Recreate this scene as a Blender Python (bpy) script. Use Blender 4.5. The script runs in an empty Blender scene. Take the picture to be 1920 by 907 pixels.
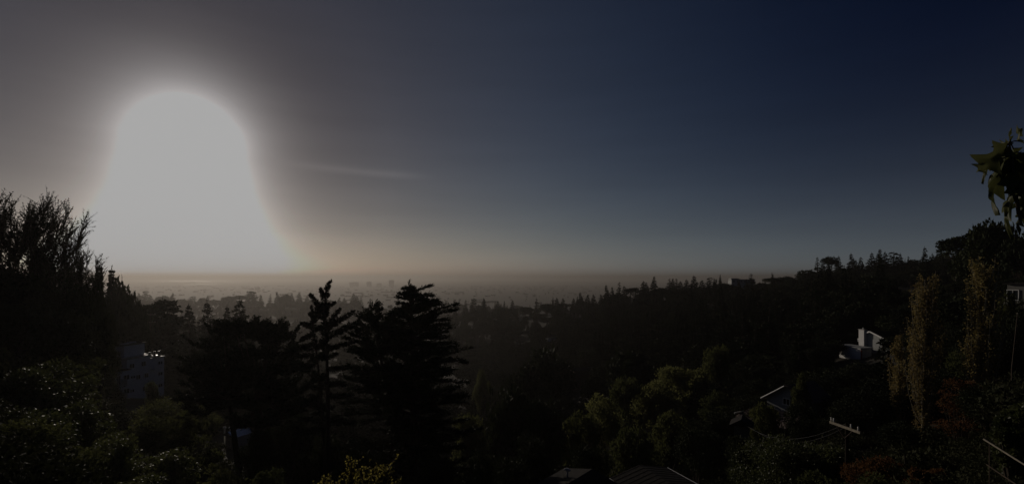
import bpy, math, random
import numpy as np
from mathutils import Vector, Matrix

# ---------------------------------------------------------------- camera, sky, sun, exposure
SC = bpy.context.scene
COL = SC.collection
F, CX, HY, EYE = 880.0, 960.0, 520.0, 200.0          # focal length in photo pixels, centre column, horizon row, eye height

cam_data = bpy.data.cameras.new('camera')
cam = bpy.data.objects.new('camera', cam_data)
COL.objects.link(cam)
cam.location = (0, 0, EYE)
cam.rotation_euler = (math.radians(90), 0, 0)
cam_data.sensor_width = 36.0
cam_data.lens = 36.0 * F / 1920.0
cam_data.shift_y = (HY - 453.5) / 1920.0
cam_data.clip_start = 0.05
cam_data.clip_end = 200000
SC.camera = cam

SUN_DIR = Vector(((350 - CX) / F, 1.0, (520 - 275) / F)).normalized()
SUN_EL = math.asin(SUN_DIR.z)
SUN_AZ = math.atan2(SUN_DIR.x, SUN_DIR.y)             # from +Y towards +X

SC.view_settings.view_transform = 'Standard'
SC.view_settings.look = 'None'
SC.view_settings.gamma = 1.0
SC.view_settings.exposure = -2.0
EXPO = 2 ** SC.view_settings.exposure
SKY_STRENGTH = 0.05

world = bpy.data.worlds.new('World')
SC.world = world
world.use_nodes = True
wn, wl = world.node_tree.nodes, world.node_tree.links
wn.clear()


def nmath(nodes, links, op, a, b=None, c=None, clamp=False):
    n = nodes.new('ShaderNodeMath')
    n.operation = op
    n.use_clamp = clamp
    for i, v in enumerate((a, b, c)):
        if v is None:
            continue
        if isinstance(v, (int, float)):
            n.inputs[i].default_value = v
        else:
            links.new(v, n.inputs[i])
    return n.outputs[0]


def nvec(nodes, links, op, a, b=None):
    n = nodes.new('ShaderNodeVectorMath')
    n.operation = op
    for i, v in enumerate((a, b)):
        if v is None:
            continue
        if isinstance(v, (tuple, list, Vector)):
            n.inputs[i].default_value = tuple(v)
        elif isinstance(v, (int, float)):
            n.inputs['Scale'].default_value = v
        elif op == 'SCALE' and i == 1:
            links.new(v, n.inputs['Scale'])
        else:
            links.new(v, n.inputs[i])
    return n.outputs['Value'] if op in ('DOT_PRODUCT', 'LENGTH') else n.outputs[0]


def build_world():
    M = lambda op, a, b=None, c=None, clamp=False: nmath(wn, wl, op, a, b, c, clamp)
    V = lambda op, a, b=None: nvec(wn, wl, op, a, b)
    unit = 1.0 / (SKY_STRENGTH * EXPO)                # sky value that reaches the picture as 1.0
    sky = wn.new('ShaderNodeTexSky')
    sky.sky_type = 'NISHITA'
    sky.sun_disc = False
    sky.sun_elevation = SUN_EL
    sky.sun_rotation = SUN_AZ
    sky.altitude = 200
    sky.air_density = 1.0
    sky.dust_density = 1.2
    sky.ozone_density = 2.0
    d = V('NORMALIZE', wn.new('ShaderNodeTexCoord').outputs['Generated'])
    sep = wn.new('ShaderNodeSeparateXYZ')
    wl.new(d, sep.inputs[0])
    z = M('MAXIMUM', sep.outputs['Z'], 0.0)
    # the hazy aureole round the sun, a function of the angle from it alone
    cosang = M('MINIMUM', V('DOT_PRODUCT', d, SUN_DIR), 1.0)
    ang = M('MULTIPLY', M('ARCCOSINE', cosang), 180 / math.pi)
    e = lambda amp, x, w: M('MULTIPLY', M('EXPONENT', M('DIVIDE', x, -w)), amp)
    # thick layer of bright air low over the horizon under the sun
    flat = V('NORMALIZE', V('MULTIPLY', d, (1, 1, 0)))
    sflat = Vector((SUN_DIR.x, SUN_DIR.y, 0)).normalized()
    daz = M('MULTIPLY', M('ARCCOSINE', M('MINIMUM', V('DOT_PRODUCT', flat, sflat), 1.0)), 180 / math.pi)
    el = M('MULTIPLY', M('ARCSINE', M('MINIMUM', z, 1.0)), 180 / math.pi)
    # glare round the sun, drawn down and out by the thick air beneath it
    below = M('MAXIMUM', M('SUBTRACT', math.degrees(SUN_EL), el), 0.0)
    above = M('MAXIMUM', M('SUBTRACT', el, math.degrees(SUN_EL)), 0.0)
    side = M('DIVIDE', M('MULTIPLY', daz, math.cos(SUN_EL)), M('MULTIPLY_ADD', M('POWER', below, 1.6), 0.009, 1.0))
    down = M('MULTIPLY_ADD', below, 0.12, above)
    core = e(AU_CORE, M('SQRT', M('ADD', M('POWER', side, 2), M('POWER', down, 2))), AU_CORE_W)
    # one thin streak of ice cloud beside the sun
    streak = M('EXPONENT', M('MULTIPLY', M('POWER', M('DIVIDE', M('SUBTRACT', el, M('MULTIPLY_ADD', daz, -0.03, 12.6)), 0.45), 2), -1))
    streak = M('MULTIPLY', streak, M('EXPONENT', M('MULTIPLY', M('POWER', M('DIVIDE', M('SUBTRACT', M('MULTIPLY', M('ARCTAN2', sep.outputs['X'], sep.outputs['Y']), 57.3), -18.0), 7.0), 4), -1)))
    low = M('MULTIPLY', e(LOW_A, el, LOW_EL), M('EXPONENT', M('MULTIPLY', M('POWER', M('DIVIDE', daz, LOW_AZ), 1.5), -1)))
    glow = M('MULTIPLY', e(0.20, el, 3.0), M('EXPONENT', M('DIVIDE', daz, -40.0)))
    low2 = e(LOW2_A, el, LOW2_EL)
    # a polluted sky: paler in a broad belt round the sun, deep blue well away from it
    rp = wn.new('ShaderNodeValToRGB')
    wl.new(M('DIVIDE', ang, 90.0, clamp=True), rp.inputs[0])
    cr = rp.color_ramp
    cr.interpolation = 'B_SPLINE'
    while len(cr.elements) < len(SKY_TINT):
        cr.elements.new(0.5)
    for k, (a, c) in enumerate(SKY_TINT):
        cr.elements[k].position = a / 90.0
        cr.elements[k].color = (*c, 1)
    base = V('MULTIPLY', sky.outputs[0], rp.outputs[0])
    # veil of thin high cloud: soft long streaks
    mp = V('MULTIPLY', d, (1.6, 1.6, 14.0))
    nz = wn.new('ShaderNodeTexNoise')
    wl.new(mp, nz.inputs['Vector'])
    nz.inputs['Scale'].default_value = 2.2
    nz.inputs['Detail'].default_value = 3.0
    veil = M('MULTIPLY_ADD', M('SUBTRACT', nz.outputs['Fac'], 0.5), VEIL, 1.0)
    total = V('ADD', base, _scaled(AU_COL, core, unit))
    total = V('ADD', total, _scaled((0.024, 0.022, 0.021), streak, unit))
    total = V('ADD', total, _scaled(LOW_COL, low, unit))
    total = V('ADD', total, _scaled(LOW2_COL, low2, unit))
    total = V('ADD', total, _scaled((1.0, 0.85, 0.74), glow, unit))
    # long slant paths through the lowest air dim and redden the sky at the horizon
    clear = M('SUBTRACT', 1.0, M('EXPONENT', M('DIVIDE', el, -1.0)))
    hz = wn.new('ShaderNodeMix')
    hz.data_type = 'RGBA'
    wl.new(clear, hz.inputs['Factor'])
    hz.inputs[6].default_value = (0.5, 0.44, 0.40, 1)
    hz.inputs[7].default_value = (1, 1, 1, 1)
    total = V('MULTIPLY', V('MINIMUM', total, (CAP * 1.5 * unit,) * 3), hz.outputs[2])
    sc = wn.new('ShaderNodeVectorMath')
    sc.operation = 'SCALE'
    wl.new(total, sc.inputs[0])
    wl.new(veil, sc.inputs['Scale'])
    capped = V('MINIMUM', sc.outputs[0], (CAP * unit,) * 3)
    bg = wn.new('ShaderNodeBackground')
    bg.inputs['Strength'].default_value = SKY_STRENGTH
    out = wn.new('ShaderNodeOutputWorld')
    wl.new(capped, bg.inputs['Color'])
    wl.new(bg.outputs[0], out.inputs['Surface'])


def _scaled(col, fac, unit):
    n = wn.new('ShaderNodeVectorMath')
    n.operation = 'SCALE'
    n.inputs[0].default_value = tuple(c * unit for c in col)
    wl.new(fac, n.inputs['Scale'])
    return n.outputs[0]


AU_CORE, AU_CORE_W, AU_COL = 3.7, 1.95, (1.0, 0.99, 0.98)
LOW_A, LOW_EL, LOW_AZ, LOW_COL = 0.16, 5.0, 9.0, (1.0, 0.94, 0.86)
LOW2_A, LOW2_EL, LOW2_COL = 0.11, 6.2, (0.81, 0.965, 1.05)
SKY_TINT = [(0, (0.40, 0.385, 0.47)), (12, (0.40, 0.385, 0.47)), (20, (0.62, 0.595, 0.70)), (36, (0.95, 0.88, 0.98)), (55, (0.44, 0.50, 0.75)), (70, (0.02, 0.13, 0.42)), (80, (0.0, 0.10, 0.37))]
VEIL, CAP = 0.16, 0.395
build_world()

sun_data = bpy.data.lights.new('sun', 'SUN')
sun_data.energy = 4.5
sun_data.angle = math.radians(0.53)
sun_data.color = (1.0, 0.88, 0.74)
sun = bpy.data.objects.new('sun', sun_data)
COL.objects.link(sun)
sun.rotation_euler = (-SUN_DIR).to_track_quat('-Z', 'Y').to_euler()
sun.location = SUN_DIR * 400 + Vector((0, 0, 200))

SC.render.engine = 'CYCLES'
SC.cycles.use_denoising = True
SC.cycles.max_bounces = 5
SC.cycles.diffuse_bounces = 2
SC.cycles.glossy_bounces = 2
SC.cycles.transmission_bounces = 3
SC.cycles.volume_bounces = 1
SC.cycles.transparent_max_bounces = 8
SC.cycles.caustics_reflective = False
SC.cycles.caustics_refractive = False
SC.cycles.sample_clamp_indirect = 3.0

# ---------------------------------------------------------------- helpers
R = np.random.default_rng(11)
MATS = {}


def tag(o, label=None, cat=None, group=None, kind=None):
    for k, v in (('label', label), ('category', cat), ('group', group), ('kind', kind)):
        if v:
            o[k] = v
    return o


def link(name, data, parent=None, loc=(0, 0, 0), rot=(0, 0, 0), mat=None):
    o = bpy.data.objects.new(name, data)
    COL.objects.link(o)
    o.parent = parent
    o.location = loc
    o.rotation_euler = rot
    if mat is not None and data is not None and not data.materials:
        data.materials.append(mat)
    return o


def empty(name, loc, label, cat, group=None, rz=0.0):
    o = link(name, None, None, loc, (0, 0, rz))
    o.empty_display_size = 0.5
    return tag(o, label, cat, group)


def copy_thing(root, loc, rz, scale, label, group=None):
    r = root.copy()
    COL.objects.link(r)
    r.location, r.rotation_euler, r.scale = loc, (0, 0, rz), scale
    r['label'] = label
    if group:
        r['group'] = group
    elif 'group' in r:
        del r['group']
    for ch in root.children:
        c = ch.copy()
        COL.objects.link(c)
        c.parent = r
        for g in ch.children:
            k = g.copy()
            COL.objects.link(k)
            k.parent = c
    return r


def mesh_np(name, V, Fq, smooth=False):
    """mesh from vertex array and one face array (quads or triangles)"""
    me = bpy.data.meshes.new(name)
    V = np.ascontiguousarray(V, dtype=np.float32)
    Fq = np.ascontiguousarray(Fq, dtype=np.int32)
    n, k = Fq.shape
    me.vertices.add(len(V))
    me.vertices.foreach_set('co', V.ravel())
    me.loops.add(n * k)
    me.loops.foreach_set('vertex_index', Fq.ravel())
    me.polygons.add(n)
    me.polygons.foreach_set('loop_start', np.arange(0, n * k, k, dtype=np.int32))
    try:
        me.polygons.foreach_set('loop_total', np.full(n, k, dtype=np.int32))
    except Exception:
        pass
    me.update(calc_edges=True)
    me.polygons.foreach_set('use_smooth', np.full(n, bool(smooth)))
    return me


class Geo:
    """collects quads"""
    def __init__(self):
        self.V, self.F, self.n = [], [], 0

    def add(self, V, Fq):
        self.V.append(np.asarray(V, dtype=np.float32))
        self.F.append(np.asarray(Fq, dtype=np.int64) + self.n)
        self.n += len(V)

    def box(self, c, s, rz=0.0):
        sx, sy, sz = (v / 2 for v in s)
        P = np.array([(x, y, z) for z in (-sz, sz) for x, y in ((-sx, -sy), (sx, -sy), (sx, sy), (-sx, sy))])
        ca, sa = math.cos(rz), math.sin(rz)
        P[:, :2] = np.stack([P[:, 0] * ca - P[:, 1] * sa, P[:, 0] * sa + P[:, 1] * ca], 1)
        self.add(P + np.asarray(c), [(3, 2, 1, 0), (4, 5, 6, 7), (0, 1, 5, 4), (1, 2, 6, 5), (2, 3, 7, 6), (3, 0, 4, 7)])

    def tube(self, P, rad, sides=6):
        P = np.asarray(P, dtype=float)
        rad = np.broadcast_to(np.asarray(rad, dtype=float), (len(P),))
        T = np.gradient(P, axis=0)
        T /= np.linalg.norm(T, axis=1)[:, None] + 1e-9
        ref = np.where(np.abs(T[:, 2:3]) > 0.9, np.array([[1.0, 0, 0]]), np.array([[0, 0, 1.0]]))
        A = np.cross(T, ref)
        A /= np.linalg.norm(A, axis=1)[:, None] + 1e-9
        B = np.cross(T, A)
        an = np.arange(sides) * 2 * math.pi / sides
        ring = P[:, None] + rad[:, None, None] * (A[:, None] * np.cos(an)[None, :, None] + B[:, None] * np.sin(an)[None, :, None])
        n = len(P)
        i = np.arange(n - 1)[:, None] * sides
        j = np.arange(sides)[None]
        k = (j + 1) % sides
        q = np.stack([i + j, i + k, i + sides + k, i + sides + j], -1).reshape(-1, 4)
        self.add(ring.reshape(-1, 3), q)

    def leaves(self, C, D, L, W, rng, fold=0.0):
        """leaf blades: base point, direction, length, width"""
        C = np.asarray(C, dtype=float)
        D = np.asarray(D, dtype=float)
        n = len(C)
        if n == 0:
            return
        D = D / (np.linalg.norm(D, axis=1)[:, None] + 1e-9)
        S = np.cross(D, rng.normal(size=(n, 3)))
        S /= np.linalg.norm(S, axis=1)[:, None] + 1e-9
        L = np.broadcast_to(np.asarray(L, dtype=float), (n,))[:, None]
        W = np.broadcast_to(np.asarray(W, dtype=float), (n,))[:, None]
        mid = C + D * L * 0.45
        V = np.stack([C, mid + S * W / 2, C + D * L, mid - S * W / 2], 1).reshape(-1, 3)
        self.add(V, np.arange(4 * n).reshape(n, 4))

    def mesh(self, name, smooth=False):
        return mesh_np(name, np.concatenate(self.V), np.concatenate(self.F), smooth)

    def obj(self, name, mat, parent=None, smooth=False, loc=(0, 0, 0), rot=(0, 0, 0)):
        return link(name, self.mesh(name, smooth), parent, loc, rot, mat)


def hashn(ix, iy, seed):
    v = np.sin(ix * 127.1 + iy * 311.7 + seed * 74.7) * 43758.5453
    return v - np.floor(v)


def vnoise(x, y, seed=0.0):
    ix, iy = np.floor(x), np.floor(y)
    fx, fy = x - ix, y - iy
    fx, fy = fx * fx * (3 - 2 * fx), fy * fy * (3 - 2 * fy)
    a, b = hashn(ix, iy, seed), hashn(ix + 1, iy, seed)
    c, d = hashn(ix, iy + 1, seed), hashn(ix + 1, iy + 1, seed)
    return (a * (1 - fx) + b * fx) * (1 - fy) + (c * (1 - fx) + d * fx) * fy


def fbm(x, y, seed=0.0, o=4):
    return sum(vnoise(x * 2 ** k, y * 2 ** k, seed + k) / 2 ** k for k in range(o)) / 1.9


def at(px, py, Y):
    return Vector(((px - CX) / F * Y, Y, EYE - (py - HY) / F * Y))


# ---------------------------------------------------------------- materials
def mat_basic(name, col, rough=0.8, var=0.25, scale=3.0, spec=0.3, metallic=0.0, bump=0.0):
    m = bpy.data.materials.new(name)
    m.use_nodes = True
    n, l = m.node_tree.nodes, m.node_tree.links
    b = n['Principled BSDF']
    b.inputs['Roughness'].default_value = rough
    b.inputs['Metallic'].default_value = metallic
    b.inputs['Specular IOR Level'].default_value = spec
    tc = n.new('ShaderNodeTexCoord')
    nz = n.new('ShaderNodeTexNoise')
    nz.inputs['Scale'].default_value = scale
    nz.inputs['Detail'].default_value = 5
    l.new(tc.outputs['Object'], nz.inputs['Vector'])
    cr = n.new('ShaderNodeValToRGB')
    cr.color_ramp.elements[0].position = 0.3
    cr.color_ramp.elements[1].position = 0.7
    cr.color_ramp.elements[0].color = (*[c * (1 - var) for c in col], 1)
    cr.color_ramp.elements[1].color = (*[min(1, c * (1 + var)) for c in col], 1)
    l.new(nz.outputs['Fac'], cr.inputs[0])
    l.new(cr.outputs[0], b.inputs['Base Color'])
    if bump:
        bp = n.new('ShaderNodeBump')
        bp.inputs['Strength'].default_value = bump
        bp.inputs['Distance'].default_value = 0.05
        l.new(nz.outputs['Fac'], bp.inputs['Height'])
        l.new(bp.outputs[0], b.inputs['Normal'])
    MATS[name] = m
    return m


def mat_leaf(name, a, b, scale=0.6, trans=0.25, rough=0.75, spec=0.08):
    """leaf colour runs between a and b over the crown and from tree to tree; part of the light passes through the blade"""
    m = bpy.data.materials.new(name)
    m.use_nodes = True
    n, l = m.node_tree.nodes, m.node_tree.links
    p = n['Principled BSDF']
    p.inputs['Roughness'].default_value = rough
    p.inputs['Specular IOR Level'].default_value = spec
    tc, oi = n.new('ShaderNodeTexCoord'), n.new('ShaderNodeObjectInfo')
    nz = n.new('ShaderNodeTexNoise')
    nz.inputs['Scale'].default_value = scale
    nz.inputs['Detail'].default_value = 4
    l.new(tc.outputs['Object'], nz.inputs['Vector'])
    s = nmath(n, l, 'MULTIPLY_ADD', oi.outputs['Random'], 0.35, nz.outputs['Fac'])
    cr = n.new('ShaderNodeValToRGB')
    cr.color_ramp.elements[0].position = 0.42
    cr.color_ramp.elements[1].position = 0.92
    cr.color_ramp.elements[0].color = (*a, 1)
    cr.color_ramp.elements[1].color = (*b, 1)
    l.new(s, cr.inputs[0])
    l.new(cr.outputs[0], p.inputs['Base Color'])
    tr = n.new('ShaderNodeBsdfTranslucent')
    l.new(cr.outputs[0], tr.inputs['Color'])
    mx = n.new('ShaderNodeMixShader')
    mx.inputs[0].default_value = trans
    l.new(p.outputs[0], mx.inputs[1])
    l.new(tr.outputs[0], mx.inputs[2])
    l.new(mx.outputs[0], n['Material Output'].inputs['Surface'])
    MATS[name] = m
    return m


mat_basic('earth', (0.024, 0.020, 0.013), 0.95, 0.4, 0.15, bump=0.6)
mat_basic('bark', (0.05, 0.038, 0.028), 0.9, 0.4, 6.0, bump=0.5)
mat_basic('pale_bark', (0.26, 0.23, 0.17), 0.8, 0.3, 5.0, bump=0.4)
mat_basic('white_paint', (0.74, 0.73, 0.70), 0.6, 0.06, 1.5)
mat_basic('cream_stucco', (0.50, 0.48, 0.44), 0.85, 0.1, 2.0, bump=0.2)
mat_basic('grey_siding', (0.33, 0.34, 0.33), 0.7, 0.08, 2.0)
mat_basic('dark_roof', (0.028, 0.025, 0.023), 0.9, 0.35, 4.0, 0.1, bump=0.4)
mat_basic('creosote_wood', (0.022, 0.017, 0.013), 0.9, 0.3, 6.0, 0.1, bump=0.3)
mat_basic('brown_shingle', (0.15, 0.115, 0.10), 0.85, 0.3, 4.0, bump=0.4)
mat_basic('glossy_flashing', (0.55, 0.55, 0.56), 0.22, 0.1, 2.0, 0.6, 0.85)
mat_basic('window_glass', (0.02, 0.025, 0.03), 0.06, 0.1, 1.0, 0.6)
mat_basic('weathered_wood', (0.30, 0.26, 0.20), 0.85, 0.25, 9.0, bump=0.3)
mat_basic('dark_timber', (0.07, 0.05, 0.035), 0.85, 0.3, 7.0, bump=0.3)
mat_basic('porcelain', (0.62, 0.60, 0.56), 0.25, 0.05, 3.0, 0.5)
mat_basic('black_wire', (0.02, 0.02, 0.02), 0.5, 0.1, 3.0)
mat_basic('city_grey', (0.09, 0.085, 0.08), 0.8, 0.5, 0.01)
mat_basic('dull_siding', (0.15, 0.145, 0.13), 0.8, 0.1, 2.0)
mat_basic('red_trim', (0.30, 0.05, 0.04), 0.7, 0.1, 3.0)
mat_leaf('cypress_leaf', (0.016, 0.022, 0.012), (0.032, 0.040, 0.020), 0.5, 0.08)
mat_leaf('fir_leaf', (0.016, 0.024, 0.013), (0.034, 0.044, 0.022), 0.5, 0.08)
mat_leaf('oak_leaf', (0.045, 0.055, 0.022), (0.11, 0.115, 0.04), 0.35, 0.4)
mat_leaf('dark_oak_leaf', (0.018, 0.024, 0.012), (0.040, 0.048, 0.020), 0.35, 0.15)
mat_leaf('eucalyptus_leaf', (0.11, 0.115, 0.045), (0.20, 0.20, 0.07), 0.3, 0.5)
mat_leaf('poplar_leaf', (0.19, 0.14, 0.06), (0.33, 0.265, 0.10), 0.5, 0.45)
mat_leaf('yellow_leaf', (0.16, 0.15, 0.03), (0.34, 0.29, 0.07), 2.5, 0.5)
mat_leaf('red_leaf', (0.10, 0.045, 0.02), (0.15, 0.08, 0.03), 2.0, 0.35)
mat_leaf('shrub_leaf', (0.05, 0.06, 0.022), (0.12, 0.13, 0.045), 1.2, 0.35, 0.5, 0.25)
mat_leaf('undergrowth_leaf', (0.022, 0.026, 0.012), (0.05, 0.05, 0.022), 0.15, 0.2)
mat_leaf('plane_leaf', (0.055, 0.062, 0.02), (0.095, 0.10, 0.035), 8.0, 0.35, 0.5, 0.2)
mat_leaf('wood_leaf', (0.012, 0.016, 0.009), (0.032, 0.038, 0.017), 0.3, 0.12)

# ---------------------------------------------------------------- terrain
PXC = np.array([-900, -300, 0, 250, 450, 600, 750, 900, 1050, 1200, 1400, 1600, 1750, 1920, 2800], float)
ROWS = {
    6:    [199, 198, 197, 196.2, 196, 196, 196, 196, 196, 196, 196, 196.2, 196.4, 196.6, 198],
    15:   [200, 197, 194, 191, 189, 188.5, 188, 188, 188, 188, 189, 191, 192, 193, 197],
    30:   [204, 198, 192, 185, 181, 180, 179.5, 179, 179, 179, 181, 184, 187, 190, 200],
    50:   [206, 199, 191, 181, 174, 172, 171, 170, 170, 172, 176, 179, 181, 185, 203],
    80:   [208, 198, 187, 175, 168, 163, 159, 157, 159, 164, 174, 179, 183, 190, 206],
    120:  [208, 196, 183, 171, 164, 156, 149, 146, 151, 160, 171, 180, 187, 194, 208],
    180:  [206, 193, 178, 166, 159, 149, 140, 136, 146, 160, 174, 185, 191, 197, 210],
    260:  [202, 188, 172, 158, 148, 138, 130, 128, 141, 162, 175, 188, 193, 198, 212],
    380:  [195, 178, 162, 145, 134, 125, 121, 127, 149, 172, 180, 194, 199, 203, 214],
    550:  [180, 165, 148, 132, 121, 113, 111, 143, 156, 166, 172, 184, 192, 198, 212],
    800:  [150, 138, 124, 113, 104, 99, 99, 115, 130, 140, 150, 170, 180, 188, 200],
    1100: [130, 124, 120, 116, 117, 118, 112, 105, 110, 118, 130, 160, 182, 194, 205],
    1500: [112, 110, 109, 108, 108, 108, 107, 106, 108, 114, 128, 165, 190, 204, 214],
    2200: [98, 97, 96, 95, 95, 95, 95, 95, 96, 98, 104, 120, 140, 155, 170],
    3500: [90, 90, 89, 89, 89, 89, 89, 89, 89, 90, 92, 96, 102, 108, 115],
    5000: [85.5, 85.5, 85, 85, 85, 85, 85, 85, 85, 85, 86, 87, 89, 91, 94],
    7000: [82.2] * 15,
    12000: [81.6] * 15,
    20000: [77] * 15,
    60000: [72] * 15,
}
YR = np.array(sorted(ROWS), float)
ZT = np.array([ROWS[int(y)] for y in YR])
ZT[YR <= 1100] += (12.0 / F * YR[YR <= 1100])[:, None]


def ground(x, y):
    x, y = np.asarray(x, float), np.maximum(np.asarray(y, float), 6.0)
    px = np.clip(CX + F * x / y, PXC[0], PXC[-1])
    i = np.clip(np.searchsorted(PXC, px) - 1, 0, len(PXC) - 2)
    t = (px - PXC[i]) / (PXC[i + 1] - PXC[i])
    t = t * t * (3 - 2 * t) * 0.5 + t * 0.5
    ly, LY = np.log(y), np.log(YR)
    j = np.clip(np.searchsorted(LY, ly) - 1, 0, len(YR) - 2)
    s = np.clip((ly - LY[j]) / (LY[j + 1] - LY[j]), 0, 1)
    z = (ZT[j, i] * (1 - t) + ZT[j, i + 1] * t) * (1 - s) + (ZT[j + 1, i] * (1 - t) + ZT[j + 1, i + 1] * t) * s
    amp = np.clip(y * 0.012, 0.1, 7.0) * np.clip((3500 - y) / 2500, 0, 1)
    z = z + (fbm(x / (8 + y * 0.09), y / (8 + y * 0.09), 3.0) - 0.5) * 2 * amp
    far = np.clip((y - 4500) / 1500, 0, 1)
    z = z + far * (fbm(x / 2600, y / 900, 9.0) - 0.52) * 8 * np.clip((15000 - y) / 6000, 0, 1)
    return z


def gz(x, y):
    return float(ground(np.array([x]), np.array([y]))[0])


def build_ground():
    ys = np.concatenate([np.geomspace(6, 3000, 150), np.geomspace(3100, 60000, 90)])
    pxs = np.linspace(-900, 2800, 190)
    PX, YY = np.meshgrid(pxs, ys)
    XX = (PX - CX) / F * YY
    ZZ = ground(XX, YY)
    V = np.stack([XX, YY, ZZ], -1).reshape(-1, 3)
    n, m = len(ys), len(pxs)
    a = (np.arange(n - 1)[:, None] * m + np.arange(m - 1)[None]).ravel()
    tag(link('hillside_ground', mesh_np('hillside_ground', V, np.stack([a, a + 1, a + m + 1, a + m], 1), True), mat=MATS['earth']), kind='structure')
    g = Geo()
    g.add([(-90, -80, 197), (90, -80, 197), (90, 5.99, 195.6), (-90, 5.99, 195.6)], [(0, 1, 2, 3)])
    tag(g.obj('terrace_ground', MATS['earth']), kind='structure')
    m = bpy.data.materials.new('bay_water')
    m.use_nodes = True
    b = m.node_tree.nodes['Principled BSDF']
    b.inputs['Base Color'].default_value = (0.02, 0.03, 0.035, 1)
    b.inputs['Roughness'].default_value = 0.5
    nz = m.node_tree.nodes.new('ShaderNodeTexNoise')
    nz.inputs['Scale'].default_value = 0.02
    nz.inputs['Detail'].default_value = 6
    tc = m.node_tree.nodes.new('ShaderNodeTexCoord')
    m.node_tree.links.new(tc.outputs['Object'], nz.inputs['Vector'])
    bp = m.node_tree.nodes.new('ShaderNodeBump')
    bp.inputs['Strength'].default_value = 0.25
    bp.inputs['Distance'].default_value = 4.0
    m.node_tree.links.new(nz.outputs['Fac'], bp.inputs['Height'])
    m.node_tree.links.new(bp.outputs[0], b.inputs['Normal'])
    g = Geo()
    k = 125
    xs = np.linspace(-61000, 61000, k)
    yv = np.geomspace(4300, 61000, 40)
    X2, Y2 = np.meshgrid(xs, yv)
    a = (np.arange(39)[:, None] * k + np.arange(k - 1)[None]).ravel()
    tag(link('bay_water', mesh_np('bay_water', np.stack([X2, Y2, X2 * 0 + 80.5], -1).reshape(-1, 3), np.stack([a, a + 1, a + k + 1, a + k], 1)), mat=m), kind='structure')


build_ground()

# ---------------------------------------------------------------- haze
def build_haze():
    m = bpy.data.materials.new('haze')
    m.use_nodes = True
    n, l = m.node_tree.nodes, m.node_tree.links
    n.clear()
    v = n.new('ShaderNodeVolumePrincipled')
    v.inputs['Color'].default_value = (0.48, 0.45, 0.42, 1)
    v.inputs['Density'].default_value = HAZE_DENSITY
    v.inputs['Anisotropy'].default_value = HAZE_G
    o = n.new('ShaderNodeOutputMaterial')
    l.new(v.outputs[0], o.inputs['Volume'])
    g = Geo()
    lo, hi = (-170000, -300, 60), (170000, 64000, 246)
    g.box([(a + b) / 2 for a, b in zip(lo, hi)], [b - a for a, b in zip(lo, hi)])
    tag(g.obj('haze', m), kind='stuff')


HAZE_DENSITY, HAZE_G = 2.0e-4, 0.55
build_haze()

# ---------------------------------------------------------------- tree generators (local metres, base at z = 0)
def unit(v):
    return v / (np.linalg.norm(v, axis=-1, keepdims=True) + 1e-9)


def bez(p0, p1, p2, n):
    t = np.linspace(0, 1, n)[:, None]
    return (1 - t) ** 2 * np.asarray(p0) + 2 * t * (1 - t) * np.asarray(p1) + t * t * np.asarray(p2)


def spray(g, P, rng, ntw, tw0, tw1, nl, L, W, ang=0.7, lift=0.25, start=0.15, flat=0.35):
    """foliage on one limb: twigs fan out sideways along the path P and carry overlapping blades"""
    n = len(P)
    t = np.sort(rng.uniform(start, 1.0, ntw))
    f = t * (n - 1)
    i = np.clip(f.astype(int), 0, n - 2)
    c = P[i] + (P[i + 1] - P[i]) * (f - i)[:, None]
    d = unit(P[i + 1] - P[i])
    side = unit(np.cross(d, np.array([0, 0, 1.0])) + 1e-6)
    a = rng.choice([-1, 1], ntw) * rng.uniform(0.05, 1.0, ntw) * ang * 1.5
    tw = unit(d * np.cos(a)[:, None] + side * np.sin(a)[:, None] + rng.normal(size=(ntw, 3)) * np.array([0.12, 0.12, flat]) + np.array([0, 0, lift]))
    ln = (tw0 + (tw1 - tw0) * t) * rng.uniform(0.6, 1.25, ntw)
    s = np.tile(np.linspace(0.0, 0.95, nl), ntw)
    C = np.repeat(c, nl, 0) + np.repeat(tw * ln[:, None], nl, 0) * s[:, None]
    D = np.repeat(tw, nl, 0) + rng.normal(size=(ntw * nl, 3)) * 0.45
    k = rng.uniform(0.7, 1.3, ntw * nl)
    g.leaves(C + rng.normal(size=C.shape) * 0.04, D, L * k, W * k, rng)


def make_parts(root, trunk, crown, bark, leaf, trunk_name='trunk', crown_name='crown'):
    if trunk is not None:
        trunk.obj(trunk_name, MATS[bark], root, True)
    if crown is not None:
        crown.obj(crown_name, MATS[leaf], root)


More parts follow.
